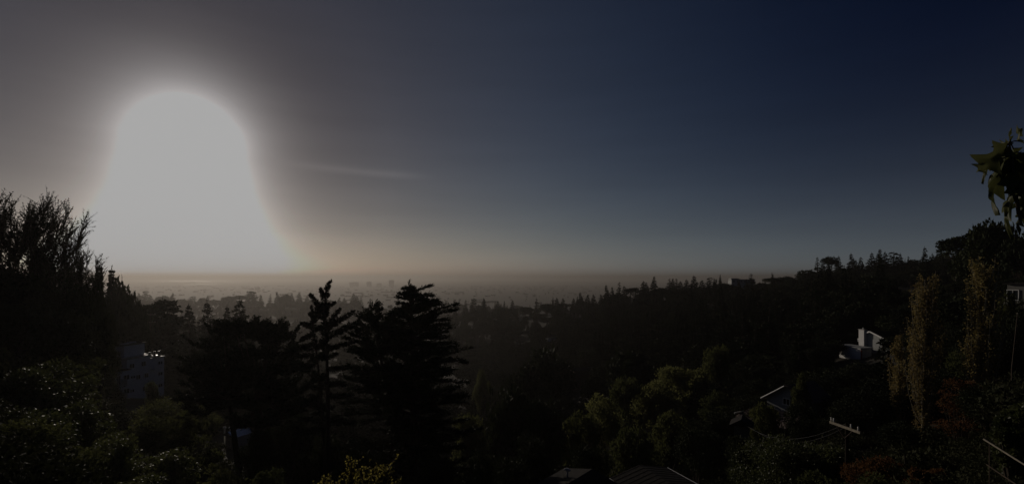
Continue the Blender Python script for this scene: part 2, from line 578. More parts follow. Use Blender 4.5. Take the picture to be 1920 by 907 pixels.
def conifer_geo(h, r, rng, layers=26, per=7, droop=-0.15, lift=0.1, ntw=9, nl=6, L=0.5, W=0.22, bare=0.08, prof=None, tw=(0.9, 0.35)):
    """tiered conifer: whorls of boughs round a straight stem"""
    tr, cr = Geo(), Geo()
    wob = rng.normal(size=2) * 0.01 * h
    zz = np.linspace(0, h, 9)
    st = np.stack([wob[0] * (zz / h) ** 2, wob[1] * (zz / h) ** 2, zz], 1)
    tr.tube(st, np.linspace(h * 0.018 + 0.08, 0.02, 9), 7)
    for k in range(layers):
        u = bare + (1 - bare) * (k + rng.uniform(0, 0.7)) / layers
        z = u * h
        R0 = r * (prof(u) if prof else (1 - u) ** 0.8)
        n = max(3, int(per * (0.5 + 0.5 * (1 - u))))
        a0 = rng.uniform(0, 6.28)
        for j in range(n):
            a = a0 + j * 6.283 / n + rng.normal() * 0.25
            ln = R0 * rng.uniform(0.6, 1.18) + 0.15
            dx, dy = math.cos(a), math.sin(a)
            c = np.array([wob[0] * u * u, wob[1] * u * u, min(h * 0.97, z + rng.normal() * 0.55 * h / layers)])
            P = bez(c, c + np.array([dx * ln * 0.5, dy * ln * 0.5, ln * (droop * 0.2 + lift)]), c + np.array([dx * ln, dy * ln, ln * (droop + lift)]), 6)
            if ln > 0.8:
                tr.tube(P, np.linspace(0.02 + ln * 0.012, 0.01, 6), 3)
            spray(cr, P, rng, max(3, int(ntw * (0.4 + ln / (r + 0.01)))), ln * 0.34 * tw[0] + 0.1, ln * 0.3 * tw[1] + 0.06, nl, L * (0.3 + 0.7 * min(1, ln / r)), W * (0.35 + 0.65 * min(1, ln / r)), lift=0.12)
    top = np.array([[wob[0], wob[1], h * 0.93]]) + np.linspace(0, 1, 14)[:, None] * np.array([[0, 0, h * 0.08]])
    cr.leaves(top, rng.normal(size=(14, 3)) * 0.3 + np.array([0, 0, 1.0]), L * 0.5, W * 0.4, rng)
    return tr, cr


def blob_geo(rx, rz, h, rng, clumps=26, per=110, L=0.4, W=0.28, lean=(0, 0), fill=0.35, clump_r=0.34, trunk_r=0.3, stems=1):
    """broadleaved crown: clumps of leaves on forking limbs, with sky between"""
    tr, cr = Geo(), Geo()
    c0 = np.array([lean[0], lean[1], h - rz])
    fork = np.array([lean[0] * 0.4, lean[1] * 0.4, max(0.4, (h - rz * 2) * 0.95)])
    tr.tube(bez((0, 0, -0.4), fork * np.array([0.3, 0.3, 0.5]), fork, 7), np.linspace(trunk_r, trunk_r * 0.72, 7), 8)
    v = unit(rng.normal(size=(clumps, 3)))
    v[:, 2] = np.abs(v[:, 2]) * rng.choice([1, 1, 1, -0.55], clumps)
    rad = np.where(rng.uniform(size=clumps) < fill, rng.uniform(0.2, 0.6, clumps), rng.uniform(0.66, 0.86, clumps))
    for q in range(clumps):
        c = c0 + v[q] * rad[q] * np.array([rx, rx, rz]) * rng.uniform(0.85, 1.12)
        R0 = clump_r * rx * rng.uniform(0.65, 1.25)
        tr.tube(bez(fork, (fork + c) / 2 + np.array([0, 0, -0.1 * rz]), c, 6), np.linspace(trunk_r * 0.38, 0.02, 6), 5)
        n = int(per * rng.uniform(0.6, 1.3))
        d = unit(rng.normal(size=(n, 3)) + np.array([0, 0, 0.35]))
        rr = R0 * (0.35 + 0.65 * rng.uniform(size=n) ** 0.4) * (1 + 0.25 * np.sin(d[:, 0] * 5 + q) * np.cos(d[:, 1] * 4))
        C = c + d * rr[:, None] * np.array([1.15, 1.15, 0.78])
        D = d + rng.normal(size=(n, 3)) * 0.8 + np.array([0, 0, -0.15])
        k = rng.uniform(0.6, 1.4, n)
        cr.leaves(C, D, L * k, W * k, rng)
    return tr, cr


def twiggy_geo(h, r, rng, limbs=9, twigs=34, L=0.16, W=0.09, leafn=11, upright=0.8, trunk_r=0.2, tw_len=1.3):
    """airy crown: upright twigs in all directions, each carrying small leaves"""
    tr, cr = Geo(), Geo()
    tr.tube(bez((0, 0, -0.4), (0.15, 0, h * 0.3), (0.1, 0.1, h * 0.72), 8), np.linspace(trunk_r, trunk_r * 0.3, 8), 7)
    for k in range(limbs):
        u = rng.uniform(0.2, 0.72)
        a = rng.uniform(0, 6.283)
        s = np.array([0.1 * u, 0.1 * u, h * u])
        ln = r * rng.uniform(0.55, 1.0)
        e = s + np.array([math.cos(a) * ln, math.sin(a) * ln, (h - h * u) * rng.uniform(0.5, 0.88)])
        P = bez(s, s + (e - s) * np.array([0.75, 0.75, 0.3]), e, 9)
        tr.tube(P, np.linspace(trunk_r * 0.32, 0.025, 9), 5)
        for j in range(twigs):
            f = rng.uniform(0.25, 1.0) * 7.99
            i = int(f)
            c = P[i] + (P[i + 1] - P[i]) * (f - i)
            d = unit(rng.normal(size=3) * 0.55 + (e - s) / np.linalg.norm(e - s) * 0.5 + np.array([math.cos(a) * 0.25, math.sin(a) * 0.25, upright]))
            l2 = tw_len * rng.uniform(0.5, 1.2)
            T = bez(c, c + d * l2 * 0.5 + rng.normal(size=3) * 0.12, c + d * l2 + np.array([0, 0, 0.12]), 4)
            tr.tube(T, [0.028, 0.022, 0.016, 0.008], 3)
            t = rng.uniform(0.1, 1.0, leafn) * 2.99
            ii = t.astype(int)
            C = T[ii] + (T[ii + 1] - T[ii]) * (t - ii)[:, None]
            cr.leaves(C, rng.normal(size=(leafn, 3)) + d, L * rng.uniform(0.6, 1.3, leafn), W * rng.uniform(0.7, 1.3, leafn), rng)
    return tr, cr


def poplar_geo(h, rng, stems=46, leafn=90, L=0.13, W=0.10, rmax=1.55, low=0.04):
    tr, cr = Geo(), Geo()
    tr.tube(bez((0, 0, -0.3), (0.1, -0.1, h * 0.3), (0.25, 0, h * 0.86), 12), np.linspace(0.2, 0.02, 12), 7)
    for k in range(stems):
        u0 = low + rng.uniform(0, 0.72)
        a = rng.uniform(0, 6.283)
        ln = h * min(rng.uniform(0.14, 0.4) * (1.15 - u0), 1.0 - u0)
        out = rmax * np.interp(u0, [0, 0.2, 0.45, 0.65, 0.85, 1], [0.55, 0.95, 1.0, 0.75, 0.35, 0.1]) * rng.uniform(0.15, 1.0)
        s = np.array([0.2 * u0, 0, u0 * h])
        e = s + np.array([math.cos(a) * out, math.sin(a) * out, ln])
        P = bez(s, s + np.array([math.cos(a) * out * 0.95, math.sin(a) * out * 0.95, ln * 0.25]), e, 8)
        tr.tube(P, np.linspace(0.065, 0.015, 8), 4)
        n = int(leafn * rng.uniform(0.2, 1.2))
        t = rng.uniform(0.12, 1.0, n) * 6.99
        i = t.astype(int)
        C = P[i] + (P[i + 1] - P[i]) * (t - i)[:, None] + rng.normal(size=(n, 3)) * np.array([0.13, 0.13, 0.2])
        cr.leaves(C, rng.normal(size=(n, 3)) + np.array([0, 0, -0.3]), L * rng.uniform(0.6, 1.4, n), W * rng.uniform(0.6, 1.4, n), rng)
    return tr, cr


def plant(name, label, cat, x, y, geo, bark, leaf, group=None, rz=0.0, sink=0.2, crown_name='crown', trunk_name='trunk'):
    root = empty(name, (x, y, gz(x, y) - sink), label, cat, group, rz)
    make_parts(root, geo[0], geo[1], bark, leaf, trunk_name, crown_name)
    return root


def base_of(px, Y):
    x = (px - CX) / F * Y
    return x, Y, gz(x, Y)


# ---------------------------------------------------------------- the big cypresses in front
def big_cypress():
    """wide two-topped cypress: shelves of upswept boughs"""
    rng = np.random.default_rng(5)
    Y = 45.0
    x0, _, z0 = base_of(775, Y)
    k = Y / F
    tr, cr = Geo(), Geo()
    zt = lambda py: EYE - (py - HY) * k - z0
    main_top = np.array([(768 - 775) * k, 0, zt(536)])
    tr.tube(bez((0, 0, -1), (0.2, 0, zt(800)), main_top, 14), np.linspace(0.62, 0.05, 14), 9)
    sec_top = np.array([(700 - 775) * k, -0.8, zt(572)])
    tr.tube(bez((-0.1, 0, zt(860)), ((720 - 775) * k, -0.5, zt(720)), sec_top, 10), np.linspace(0.34, 0.04, 10), 7)
    # half widths in photo pixels either side of the main stem, by row
    prof = [(532, 6, 8), (541, 20, 26), (550, 14, 34), (560, 34, 22), (568, 20, 60), (580, 30, 52), (590, 36, 78), (600, 50, 72), (612, 80, 92), (622, 90, 84), (640, 110, 84), (660, 105, 100),
            (684, 118, 112), (700, 120, 84), (730, 118, 92), (770, 130, 108), (820, 135, 118), (880, 140, 112), (960, 135, 105), (1020, 90, 80)]
    pr = np.array(prof, float)
    rng2 = np.random.default_rng(8)
    for q in range(430):
        py = 538 + (1015 - 538) * rng2.uniform() ** 1.12
        lw, rw = np.interp(py, pr[:, 0], pr[:, 1]), np.interp(py, pr[:, 0], pr[:, 2])
        a = rng2.uniform(0, 6.283)
        dx, dy = math.cos(a), math.sin(a)
        reach = (rw if dx > 0 else lw) * k
        mean = 0.5 * (lw + rw) * k
        ln = math.hypot(dx * reach, dy * mean) * (rng2.uniform(0.45, 1.0) if q % 4 else rng2.uniform(0.9, 1.22))
        u = np.clip((1010 - py) / 480, 0, 1)
        c = np.array([(772 - 775) * k * u, 0, zt(py) - 0.18 * ln])
        rise = ln * rng2.uniform(-0.05, 0.5)
        P = bez(c, c + np.array([dx * ln * 0.55, dy * ln * 0.55, rise * 0.75]), c + np.array([dx * ln, dy * ln, rise * rng2.uniform(0.45, 1.1)]), 8)
        tr.tube(P, np.linspace(0.03 + ln * 0.018, 0.015, 8), 4)
        spray(cr, P, rng2, int(10 + ln * 10), 0.85 if ln > 2 else 0.35, 0.5 if ln > 2 else 0.32, 8, 0.27, 0.09, ang=0.45, lift=0.2, start=0.12, flat=0.2)
    for q in range(62):
        py = 576 + (760 - 576) * rng2.uniform() ** 1.1
        a = rng2.uniform(0, 6.283)
        ln = (0.5 + (py - 570) / 34.0) * rng2.uniform(0.55, 1.1)
        ln = min(ln, 3.0)
        u = (760 - py) / 190
        c = np.array([(722 - 775 + (700 - 722) * u) * k, -0.6, zt(py) - 0.15 * ln])
        P = bez(c, c + np.array([math.cos(a) * ln * 0.5, math.sin(a) * ln * 0.5, ln * 0.25]), c + np.array([math.cos(a) * ln, math.sin(a) * ln, ln * 0.4]), 6)
        tr.tube(P, np.linspace(0.05, 0.012, 6), 4)
        spray(cr, P, rng2, int(12 + ln * 12), 0.6, 0.55, 8, 0.28, 0.10, ang=0.55, lift=0.5, start=0.15, flat=0.2)
    for tip in (main_top, sec_top):
        n = 60
        C = tip + rng.normal(size=(n, 3)) * np.array([0.1, 0.1, 0.28])
        cr.leaves(C, rng.normal(size=(n, 3)) * 0.4 + np.array([0.2, 0, 0.9]), 0.26, 0.08, rng)
    root = empty('cypress_tree', (x0, Y, z0), 'tallest broad black cypress with shelves of upswept boughs, at the middle of the view', 'tree')
    make_parts(root, tr, cr, 'bark', 'cypress_leaf')


def rope_limb(tr, cr, P, rng, r0, r1, n=260):
    """a limb thickly clothed in short foliage so that it reads as one plume"""
    tr.tube(P, np.linspace(0.05, 0.015, len(P)), 4)
    t = rng.uniform(0.05, 1.0, n)
    f = t * (len(P) - 1.001)
    i = f.astype(int)
    c = P[i] + (P[i + 1] - P[i]) * (f - i)[:, None]
    d = unit(P[i + 1] - P[i])
    w = (r0 + (r1 - r0) * t) * (0.7 + 0.5 * np.sin(t * 3.0))
    o = unit(rng.normal(size=(n, 3)))
    cr.leaves(c + o * (w * rng.uniform(0, 0.5, n))[:, None], d * 0.8 + o * 0.8, w * rng.uniform(0.7, 1.3, n) + 0.08, 0.09, rng)


def plume_tree():
    """two slim stems with separate plume-like limbs, gaps between"""
    rng = np.random.default_rng(21)
    Y = 40.0
    k = Y / F
    x0, _, z0 = base_of(612, Y)
    q = lambda px, py, dy=0.0: np.array([(px - 612) * k, dy, EYE - (py - HY) * k - z0])
    tr, cr = Geo(), Geo()
    tr.tube(np.array([q(616, 1000), q(616, 860), q(615, 740), q(612, 640), q(608, 580), q(612, 545), q(620, 527)]), [0.26, 0.2, 0.16, 0.12, 0.09, 0.06, 0.02], 7)
    tr.tube(np.array([q(610, 900), q(601, 780, 0.4), q(592, 690, 0.5), q(582, 620, 0.6), q(579, 575, 0.6)]), [0.14, 0.12, 0.09, 0.06, 0.02], 6)
    rope_limb(tr, cr, np.array([q(610, 600), q(608, 580), q(609, 550), q(613, 540), q(620, 527)]), rng, 0.34, 0.16, 420)
    rope_limb(tr, cr, np.array([q(612, 680), q(610, 640), q(609, 600)]), rng, 0.42, 0.34, 420)
    rope_limb(tr, cr, np.array([q(587, 660, 0.5), q(582, 620, 0.6), q(579, 574, 0.6)]), rng, 0.36, 0.14, 360)
    limbs = [((611, 618), (632, 602), (663, 584), .26), ((611, 632), (640, 620), (672, 603), .30), ((611, 622), (622, 600), (632, 580), .24),
             ((609, 590), (598, 572), (583, 552), .22), ((609, 600), (596, 588), (584, 574), .22), ((609, 560), (603, 552), (594, 541), .16),
             ((610, 556), (616, 552), (621, 552), .14), ((609, 575), (615, 572), (619, 568), .16), ((612, 655), (630, 648), (668, 640), .22), ((612, 690), (636, 690), (664, 684), .2),
             ((583, 612, .6), (570, 614, .6), (556, 608, .6), .2), ((584, 628, .6), (572, 630, .6), (559, 640, .6), .2), ((585, 645, .5), (568, 650, .5), (553, 652, .5), .2),
             ((586, 655, .5), (600, 645, .5), (606, 640, .5), .22), ((587, 665, .5), (570, 668, .5), (555, 668, .5), .2), ((589, 685, .5), (568, 690, .5), (556, 688, .5), .2),
             ((582, 605, .6), (590, 598, .6), (598, 592, .6), .16), ((590, 700, .5), (575, 708, .5), (560, 706, .5), .2), ((580, 590, .6), (572, 592, .6), (568, 588, .6), .14),
             ((583, 620, .6), (592, 618, .6), (600, 612, .6), .18), ((612, 720), (640, 716), (660, 712), .22), ((613, 705), (598, 712), (580, 716), .2), ((613, 660), (600, 668), (590, 672), .2),
             ((612, 645), (598, 650), (590, 652), .2), ((614, 740), (640, 742), (662, 738), .26), ((614, 760), (590, 764), (566, 758), .26), ((615, 790), (645, 788), (668, 790), .28), ((615, 800), (588, 806), (562, 804), .28)]
    for a, b, c, r in limbs:
        A, B, C = (np.array(q(*v)) for v in (a, b, c))
        B[1] += rng.normal() * 0.4
        C[1] += rng.normal() * 0.9
        rope_limb(tr, cr, bez(A, B, C, 7), rng, r * 1.15, r * 0.75, int(180 + 90 * np.linalg.norm(C - A)))
    for j in range(26):     # shorter limbs towards and away from the viewer
        py = rng.uniform(560, 800)
        px = 610 if j % 2 else 584
        a = rng.choice([-1, 1]) * math.pi / 2 + rng.normal() * 0.5
        ln = rng.uniform(0.6, 1.6) * (0.4 + (py - 540) / 260)
        if px == 584 and py < 600:
            continue
        A = q(px, py, 0.5 if px == 584 else 0)
        rope_limb(tr, cr, bez(A, A + np.array([math.cos(a) * ln * .5, math.sin(a) * ln * .5, 0.15]), A + np.array([math.cos(a) * ln, math.sin(a) * ln, 0.3]), 6), rng, 0.22, 0.14, 160)
    root = empty('plume_conifer', (x0, Y, z0), 'slim open conifer with two stems and separate plume-like limbs, just beside the tallest cypress', 'tree')
    make_parts(root, tr, cr, 'bark', 'cypress_leaf')


def spread_cypress():
    """broad flat-topped cypress on a leaning bare trunk"""
    rng = np.random.default_rng(33)
    Y = 52.0
    k = Y / F
    x0, _, z0 = base_of(452, Y)
    q = lambda px, py, dy=0.0: np.array([(px - 452) * k, dy, EYE - (py - HY) * k - z0])
    tr, cr = Geo(), Geo()
    fork = q(428, 745)
    tr.tube(bez(q(455, 960), q(446, 850), fork, 9), np.linspace(0.34, 0.24, 9), 9)
    tr.tube(bez(q(470, 960), q(478, 850), q(482, 740), 9), np.linspace(0.24, 0.16, 9), 8)
    heads = [(392, 668, 30), (410, 640, 34), (436, 615, 28), (462, 612, 28), (490, 616, 28), (515, 632, 30), (532, 660, 28), (540, 690, 26), (375, 690, 22), (420, 690, 46),
             (470, 660, 48), (500, 690, 44), (455, 710, 50), (520, 720, 34), (395, 715, 34), (545, 735, 24), (490, 745, 40), (430, 745, 36), (382, 738, 26), (556, 762, 26), (520, 775, 32), (470, 785, 30), (400, 760, 26)]
    for hx, hy, rr in heads:
        for dyy in (-1.6, 0.0, 1.6):
            c = q(hx, hy + rr * 0.4, dyy + rng.normal() * 0.5)
            s = fork if hx < 460 else q(482, 740)
            tr.tube(bez(s, (s + c) / 2 + np.array([0, 0, -0.4]), c, 7), np.linspace(0.16, 0.03, 7), 5)
            for j in range(8):
                a = rng.uniform(0, 6.283)
                ln = rr * k * rng.uniform(0.6, 1.15)
                P = bez(c, c + np.array([math.cos(a) * ln * .6, math.sin(a) * ln * .6, ln * 0.25]), c + np.array([math.cos(a) * ln, math.sin(a) * ln, ln * rng.uniform(0.3, 0.8)]), 6)
                spray(cr, P, rng, int(11 + ln * 8), 0.7, 0.6, 8, 0.32, 0.12, ang=0.55, lift=0.35, start=0.0, flat=0.25)
    for tx, ty in ((478, 603), (500, 608), (522, 612), (536, 622), (548, 640), (440, 605), (420, 622), (555, 660)):
        c = q(tx - 12, ty + 26)
        P = bez(c, q(tx - 6, ty + 10), q(tx, ty), 6)
        spray(cr, P, rng, 34, 0.55, 0.45, 8, 0.3, 0.11, ang=0.5, lift=0.4, start=0.0)
    root = empty('spreading_cypress', (x0, Y, z0), 'broad flat-topped dark cypress on bare leaning trunks, between apartment block and plume-like conifer', 'tree')
    make_parts(root, tr, cr, 'bark', 'cypress_leaf')


big_cypress()
plume_tree()
spread_cypress()

# ---------------------------------------------------------------- conifers behind the apartment block
def h_for(px, top_py, Y):
    x, _, z = base_of(px, Y)
    return EYE - (top_py - HY) * Y / F - z + 0.2


def left_conifers():
    rng = np.random.default_rng(41)
    col = lambda u: 1.0 if 0.35 < u < 0.85 else (0.75 if u < 0.35 else max(0.12, 1 - ((u - 0.85) / 0.15) ** 2 * 0.8))
    items = [(306, 560, 150, 26, col, 'dense column-shaped conifer with a blunt round top behind the apartment block'),
             (355, 570, 165, 24, None, 'narrow pointed fir between the blunt column conifer and a larger layered fir'),
             (391, 565, 165, 36, None, 'layered pointed fir with long drooping boughs rising behind the flat-topped cypress'),
             (425, 573, 170, 20, None, 'slender small fir beside the rounded fir behind the flat-topped cypress'),
             (449, 560, 165, 32, lambda u: (1 - u) ** 0.6, 'full round-shouldered fir directly behind the flat-topped cypress'),
             (205, 502, 105, 14, lambda u: (1 - u) ** 0.9, 'small dense conifer on the left slope skyline, just below the twiggy trees'),
             (186, 496, 100, 14, lambda u: (1 - u) ** 0.9, 'dark rounded conifer half hidden among the twiggy trees on the near slope')]
    for px, top, Y, half, prof, lab in items:
        h = h_for(px, top, Y)
        g = conifer_geo(h, half * Y / F, rng, layers=34, per=11, ntw=12, nl=5, L=1.05, W=0.46, prof=prof, bare=0.05)
        x, y, z = base_of(px, Y)
        plant('fir_tree', lab, 'tree', x, y, g, 'bark', 'fir_leaf')


left_conifers()

# ---------------------------------------------------------------- kinds of trees that repeat
KIND = {}
CLEAR = [(1092, 425), (1032, 370), (978, 400), (1090, 215), (1332, 300), (1390, 430), (1628, 108), (1590, 108), (1660, 108), (255, 98), (446, 88), (1462, 66), (232, 49), (298, 285), (327, 260)]       # houses standing in the woods: column, depth


def kind(name, geo, bark, leaf, w, h):
    tm, cm = geo[0].mesh('trunk_' + name, True), geo[1].mesh('crown_' + name)
    tm.materials.append(MATS[bark])
    cm.materials.append(MATS[leaf])
    KIND.setdefault(name, []).append((tm, cm, w, h))


KR = np.random.default_rng(77)
for q in range(3):
    kind('fir', conifer_geo(20, 3.4, KR, layers=26, per=9, ntw=9, nl=5, L=1.0, W=0.45, prof=(None, lambda u: 1.05 * (1 - u) ** 0.9, lambda u: 1.1 * (1 - u) ** 1.1)[q]), 'bark', 'fir_leaf', 3.4, 20)
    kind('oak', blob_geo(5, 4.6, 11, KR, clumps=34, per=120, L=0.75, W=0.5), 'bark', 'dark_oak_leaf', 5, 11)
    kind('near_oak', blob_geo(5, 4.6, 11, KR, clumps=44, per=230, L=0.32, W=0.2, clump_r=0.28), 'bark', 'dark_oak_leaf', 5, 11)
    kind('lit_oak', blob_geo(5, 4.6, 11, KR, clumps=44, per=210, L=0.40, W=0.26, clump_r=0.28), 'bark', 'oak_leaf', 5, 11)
    kind('eucalyptus', blob_geo(4.6, 5.4, 13, KR, clumps=48, per=230, L=0.36, W=0.20, fill=0.25, clump_r=0.25), 'pale_bark', 'eucalyptus_leaf', 4.6, 13)
for q in range(2):
    kind('spire', conifer_geo(20, 1.7, KR, layers=26, per=6, ntw=7, nl=5, L=0.7, W=0.35, prof=(None, lambda u: 0.5 + 0.5 * (1 - u))[q]), 'bark', 'fir_leaf', 1.7, 20)
    kind('pine', blob_geo(5, 3.0, 16, KR, clumps=18, per=110, L=0.8, W=0.45, clump_r=0.3, fill=0.1), 'bark', 'dark_oak_leaf', 5, 16)

BOTANY = {'fir': ('fir_tree', 'dark pointed fir'), 'spire': ('fir_tree', 'slim spire-like conifer'), 'oak': ('round_tree', 'dark round-topped tree'), 'pine': ('pine_tree', 'bare-stemmed flat-crowned pine'),
          'lit_oak': ('round_tree', 'green round-crowned tree'), 'eucalyptus': ('eucalyptus_tree', 'pale olive eucalyptus with bunched foliage')}
ONES = ['', 'first', 'second', 'third', 'fourth', 'fifth', 'sixth', 'seventh', 'eighth', 'ninth', 'tenth', 'eleventh', 'twelfth', 'thirteenth', 'fourteenth', 'fifteenth', 'sixteenth', 'seventeenth', 'eighteenth', 'nineteenth']
TENS = {2: ('twentieth', 'twenty'), 3: ('thirtieth', 'thirty'), 4: ('fortieth', 'forty'), 5: ('fiftieth', 'fifty'), 6: ('sixtieth', 'sixty'), 7: ('seventieth', 'seventy')}


def nth(n):
    if n < 20:
        return ONES[n]
    t, o = divmod(n, 10)
    return TENS[t][0] if o == 0 else TENS[t][1] + '-' + ONES[o]


def put(kd, px, top, Y, half, label, group=None, lo=7.0, hi=30.0, which=None):
    x, y, z = base_of(px, Y)
    h = EYE - (top - HY) * Y / F - z
    if not lo <= h <= hi:
        print('HEIGHT', kd, px, top, Y, round(h, 1))
    h = min(max(h, lo), hi)
    v = KIND['near_oak' if kd == 'oak' and Y < 80 else kd]
    tm, cm, w0, h0 = v[KR.integers(len(v)) if which is None else which]
    root = empty(BOTANY[kd][0], (x, y, z - 0.3), label, 'tree', group, KR.uniform(0, 6.28))
    s = half * Y / F / w0
    root.scale = (s, s, (h + 0.3) / h0)
    link('trunk', tm, root)
    link('crown', cm, root)
    return root


SKYLINE = [(873, 566, 560, 'spire', 6), (887, 563, 560, 'spire', 6), (908, 563, 560, 'oak', 14), (933, 568, 555, 'fir', 9), (961, 567, 540, 'oak', 11), (985, 572, 540, 'oak', 14), (1007, 563, 520, 'spire', 6), (1026, 566, 500, 'oak', 13),
           (1044, 562, 500, 'oak', 14), (1056, 563, 480, 'fir', 9), (1076, 563, 480, 'oak', 11), (1090, 552, 470, 'fir', 11), (1102, 556, 450, 'oak', 11), (1113, 556, 440, 'fir', 9), (1127, 556, 420, 'oak', 12), (1139, 538, 400, 'fir', 12), (1148, 542, 400, 'oak', 12),
           (1160, 533, 395, 'spire', 7), (1171, 540, 395, 'fir', 10), (1187, 537, 390, 'pine', 13), (1206, 531, 390, 'fir', 11), (1214, 533, 385, 'fir', 11), (1226, 522, 385, 'oak', 14), (1240, 536, 385, 'oak', 14), (1254, 526, 390, 'spire', 7),
           (1261, 526, 390, 'fir', 9), (1268, 526, 390, 'spire', 7), (1276, 531, 392, 'fir', 10), (1288, 528, 392, 'fir', 10), (1302, 521, 392, 'fir', 11), (1316, 529, 400, 'oak', 14), (1330, 524, 405, 'spire', 6), (1341, 527, 405, 'oak', 12), (1358, 531, 408, 'oak', 12),
           (1409, 517, 415, 'spire', 8), (1428, 527, 415, 'oak', 14), (1447, 518, 415, 'pine', 15), (1474, 515, 410, 'oak', 14), (1497, 512, 400, 'oak', 16), (1516, 503, 390, 'oak', 15), (1533, 486, 380, 'spire', 7), (1543, 489, 378, 'fir', 9), (1554, 479, 376, 'pine', 14),
           (1572, 484, 375, 'fir', 12), (1599, 479, 372, 'fir', 13), (1614, 486, 372, 'fir', 9), (1634, 478, 370, 'fir', 14), (1649, 471, 370, 'fir', 12), (1660, 476, 368, 'fir', 10), (1675, 476, 366, 'spire', 9), (1689, 479, 366, 'oak', 14), (1708, 484, 362, 'oak', 15), (1728, 484, 360, 'oak', 16), (1746, 484, 345, 'oak', 15), (1764, 480, 330, 'oak', 16), (1780, 476, 310, 'oak', 16)]


def skyline():
    for n, (px, top, Y, kd, half) in enumerate(SKYLINE, 1):
        if kd == 'oak' and n % 2:
            kd, half = 'fir', half * 0.7
        top += 4 if kd in ('oak', 'pine') else -4
        put(kd, px, top, Y, half * 1.15, f'{BOTANY[kd][1]}, {nth(n)} tree along the wooded hillside skyline from its low hazy end', 'trees on the wooded hillside skyline', 9, 30)
    mid = [(261, 552, 'oak', 10), (272, 548, 'spire', 6), (282, 556, 'oak', 12), (305, 553, 'oak', 10), (322, 552, 'oak', 12), (362, 558, 'spire', 6), (381, 557, 'oak', 9), (390, 557, 'oak', 9), (404, 560, 'oak', 10), (430, 554, 'oak', 11),
           (442, 553, 'pine', 10), (452, 553, 'pine', 10), (467, 548, 'spire', 8), (475, 549, 'spire', 8), (489, 556, 'fir', 6), (506, 556, 'spire', 5), (521, 550, 'oak', 13), (535, 550, 'oak', 10), (547, 553, 'oak', 11), (561, 551, 'fir', 8), (576, 557, 'oak', 11),
           (620, 561, 'oak', 9), (635, 560, 'fir', 8), (646, 561, 'fir', 9), (663, 553, 'fir', 9), (669, 557, 'fir', 8), (676, 560, 'spire', 6), (590, 560, 'oak', 10), (604, 561, 'oak', 11), (343, 559, 'oak', 11), (416, 560, 'oak', 10), (836, 566, 'spire', 4), (853, 564, 'fir', 5)]
    for n, (px, top, kd, half) in enumerate(sorted(mid), 1):
        if kd == 'oak' and n % 2:
            kd, half = 'fir', half * 0.7
        top += 2 if kd in ('oak', 'pine') else -3
        put(kd, px, top, 1060, half * 1.1, f'hazy grey {BOTANY[kd][1].split(" ", 1)[1] if kd in ("oak", "fir") else BOTANY[kd][1]}, {nth(n)} tree along the misty far ridge from the sunny end', 'hazy trees on the far ridge', 10, 45)


skyline()

# ---------------------------------------------------------------- woods that read as one mass
def joined(name, parts):
    """one mesh out of several quad meshes, each with its own material"""
    V, Q, MI, n = [], [], [], 0
    for i, (me, _) in enumerate(parts):
        v = np.empty(len(me.vertices) * 3, np.float32)
        me.vertices.foreach_get('co', v)
        q = np.empty(len(me.loops), np.int32)
        me.loops.foreach_get('vertex_index', q)
        V.append(v.reshape(-1, 3))
        Q.append(q.reshape(-1, 4) + n)
        MI.append(np.full(len(q) // 4, i, np.int32))
        n += len(me.vertices)
    me = mesh_np(name, np.concatenate(V), np.concatenate(Q), True)
    for _, m in parts:
        me.materials.append(MATS[m])
    me.polygons.foreach_set('material_index', np.concatenate(MI))
    return me


def stock(name, meshes):
    """trees that a wood is planted with"""
    c = bpy.data.collections.new(name)
    for i, me in enumerate(meshes):
        c.objects.link(bpy.data.objects.new(f'{name}_{i}', me))
    return c


def planting_nodes(col):
    ng = bpy.data.node_groups.new('planting', 'GeometryNodeTree')
    ng.interface.new_socket('Geometry', in_out='INPUT', socket_type='NodeSocketGeometry')
    ng.interface.new_socket('Geometry', in_out='OUTPUT', socket_type='NodeSocketGeometry')
    N, L = ng.nodes, ng.links
    gi, go = N.new('NodeGroupInput'), N.new('NodeGroupOutput')
    iop, ci = N.new('GeometryNodeInstanceOnPoints'), N.new('GeometryNodeCollectionInfo')
    ci.inputs['Collection'].default_value = col
    ci.inputs['Separate Children'].default_value = True
    ci.inputs['Reset Children'].default_value = True
    iop.inputs['Pick Instance'].default_value = True

    def attr(nm, tp):
        n = N.new('GeometryNodeInputNamedAttribute')
        n.data_type = tp
        n.inputs['Name'].default_value = nm
        return n.outputs['Attribute']
    L.new(gi.outputs[0], iop.inputs['Points'])
    L.new(ci.outputs[0], iop.inputs['Instance'])
    L.new(attr('pick', 'INT'), iop.inputs['Instance Index'])
    L.new(attr('turn', 'FLOAT_VECTOR'), iop.inputs['Rotation'])
    L.new(attr('size', 'FLOAT_VECTOR'), iop.inputs['Scale'])
    L.new(iop.outputs[0], go.inputs[0])
    return ng


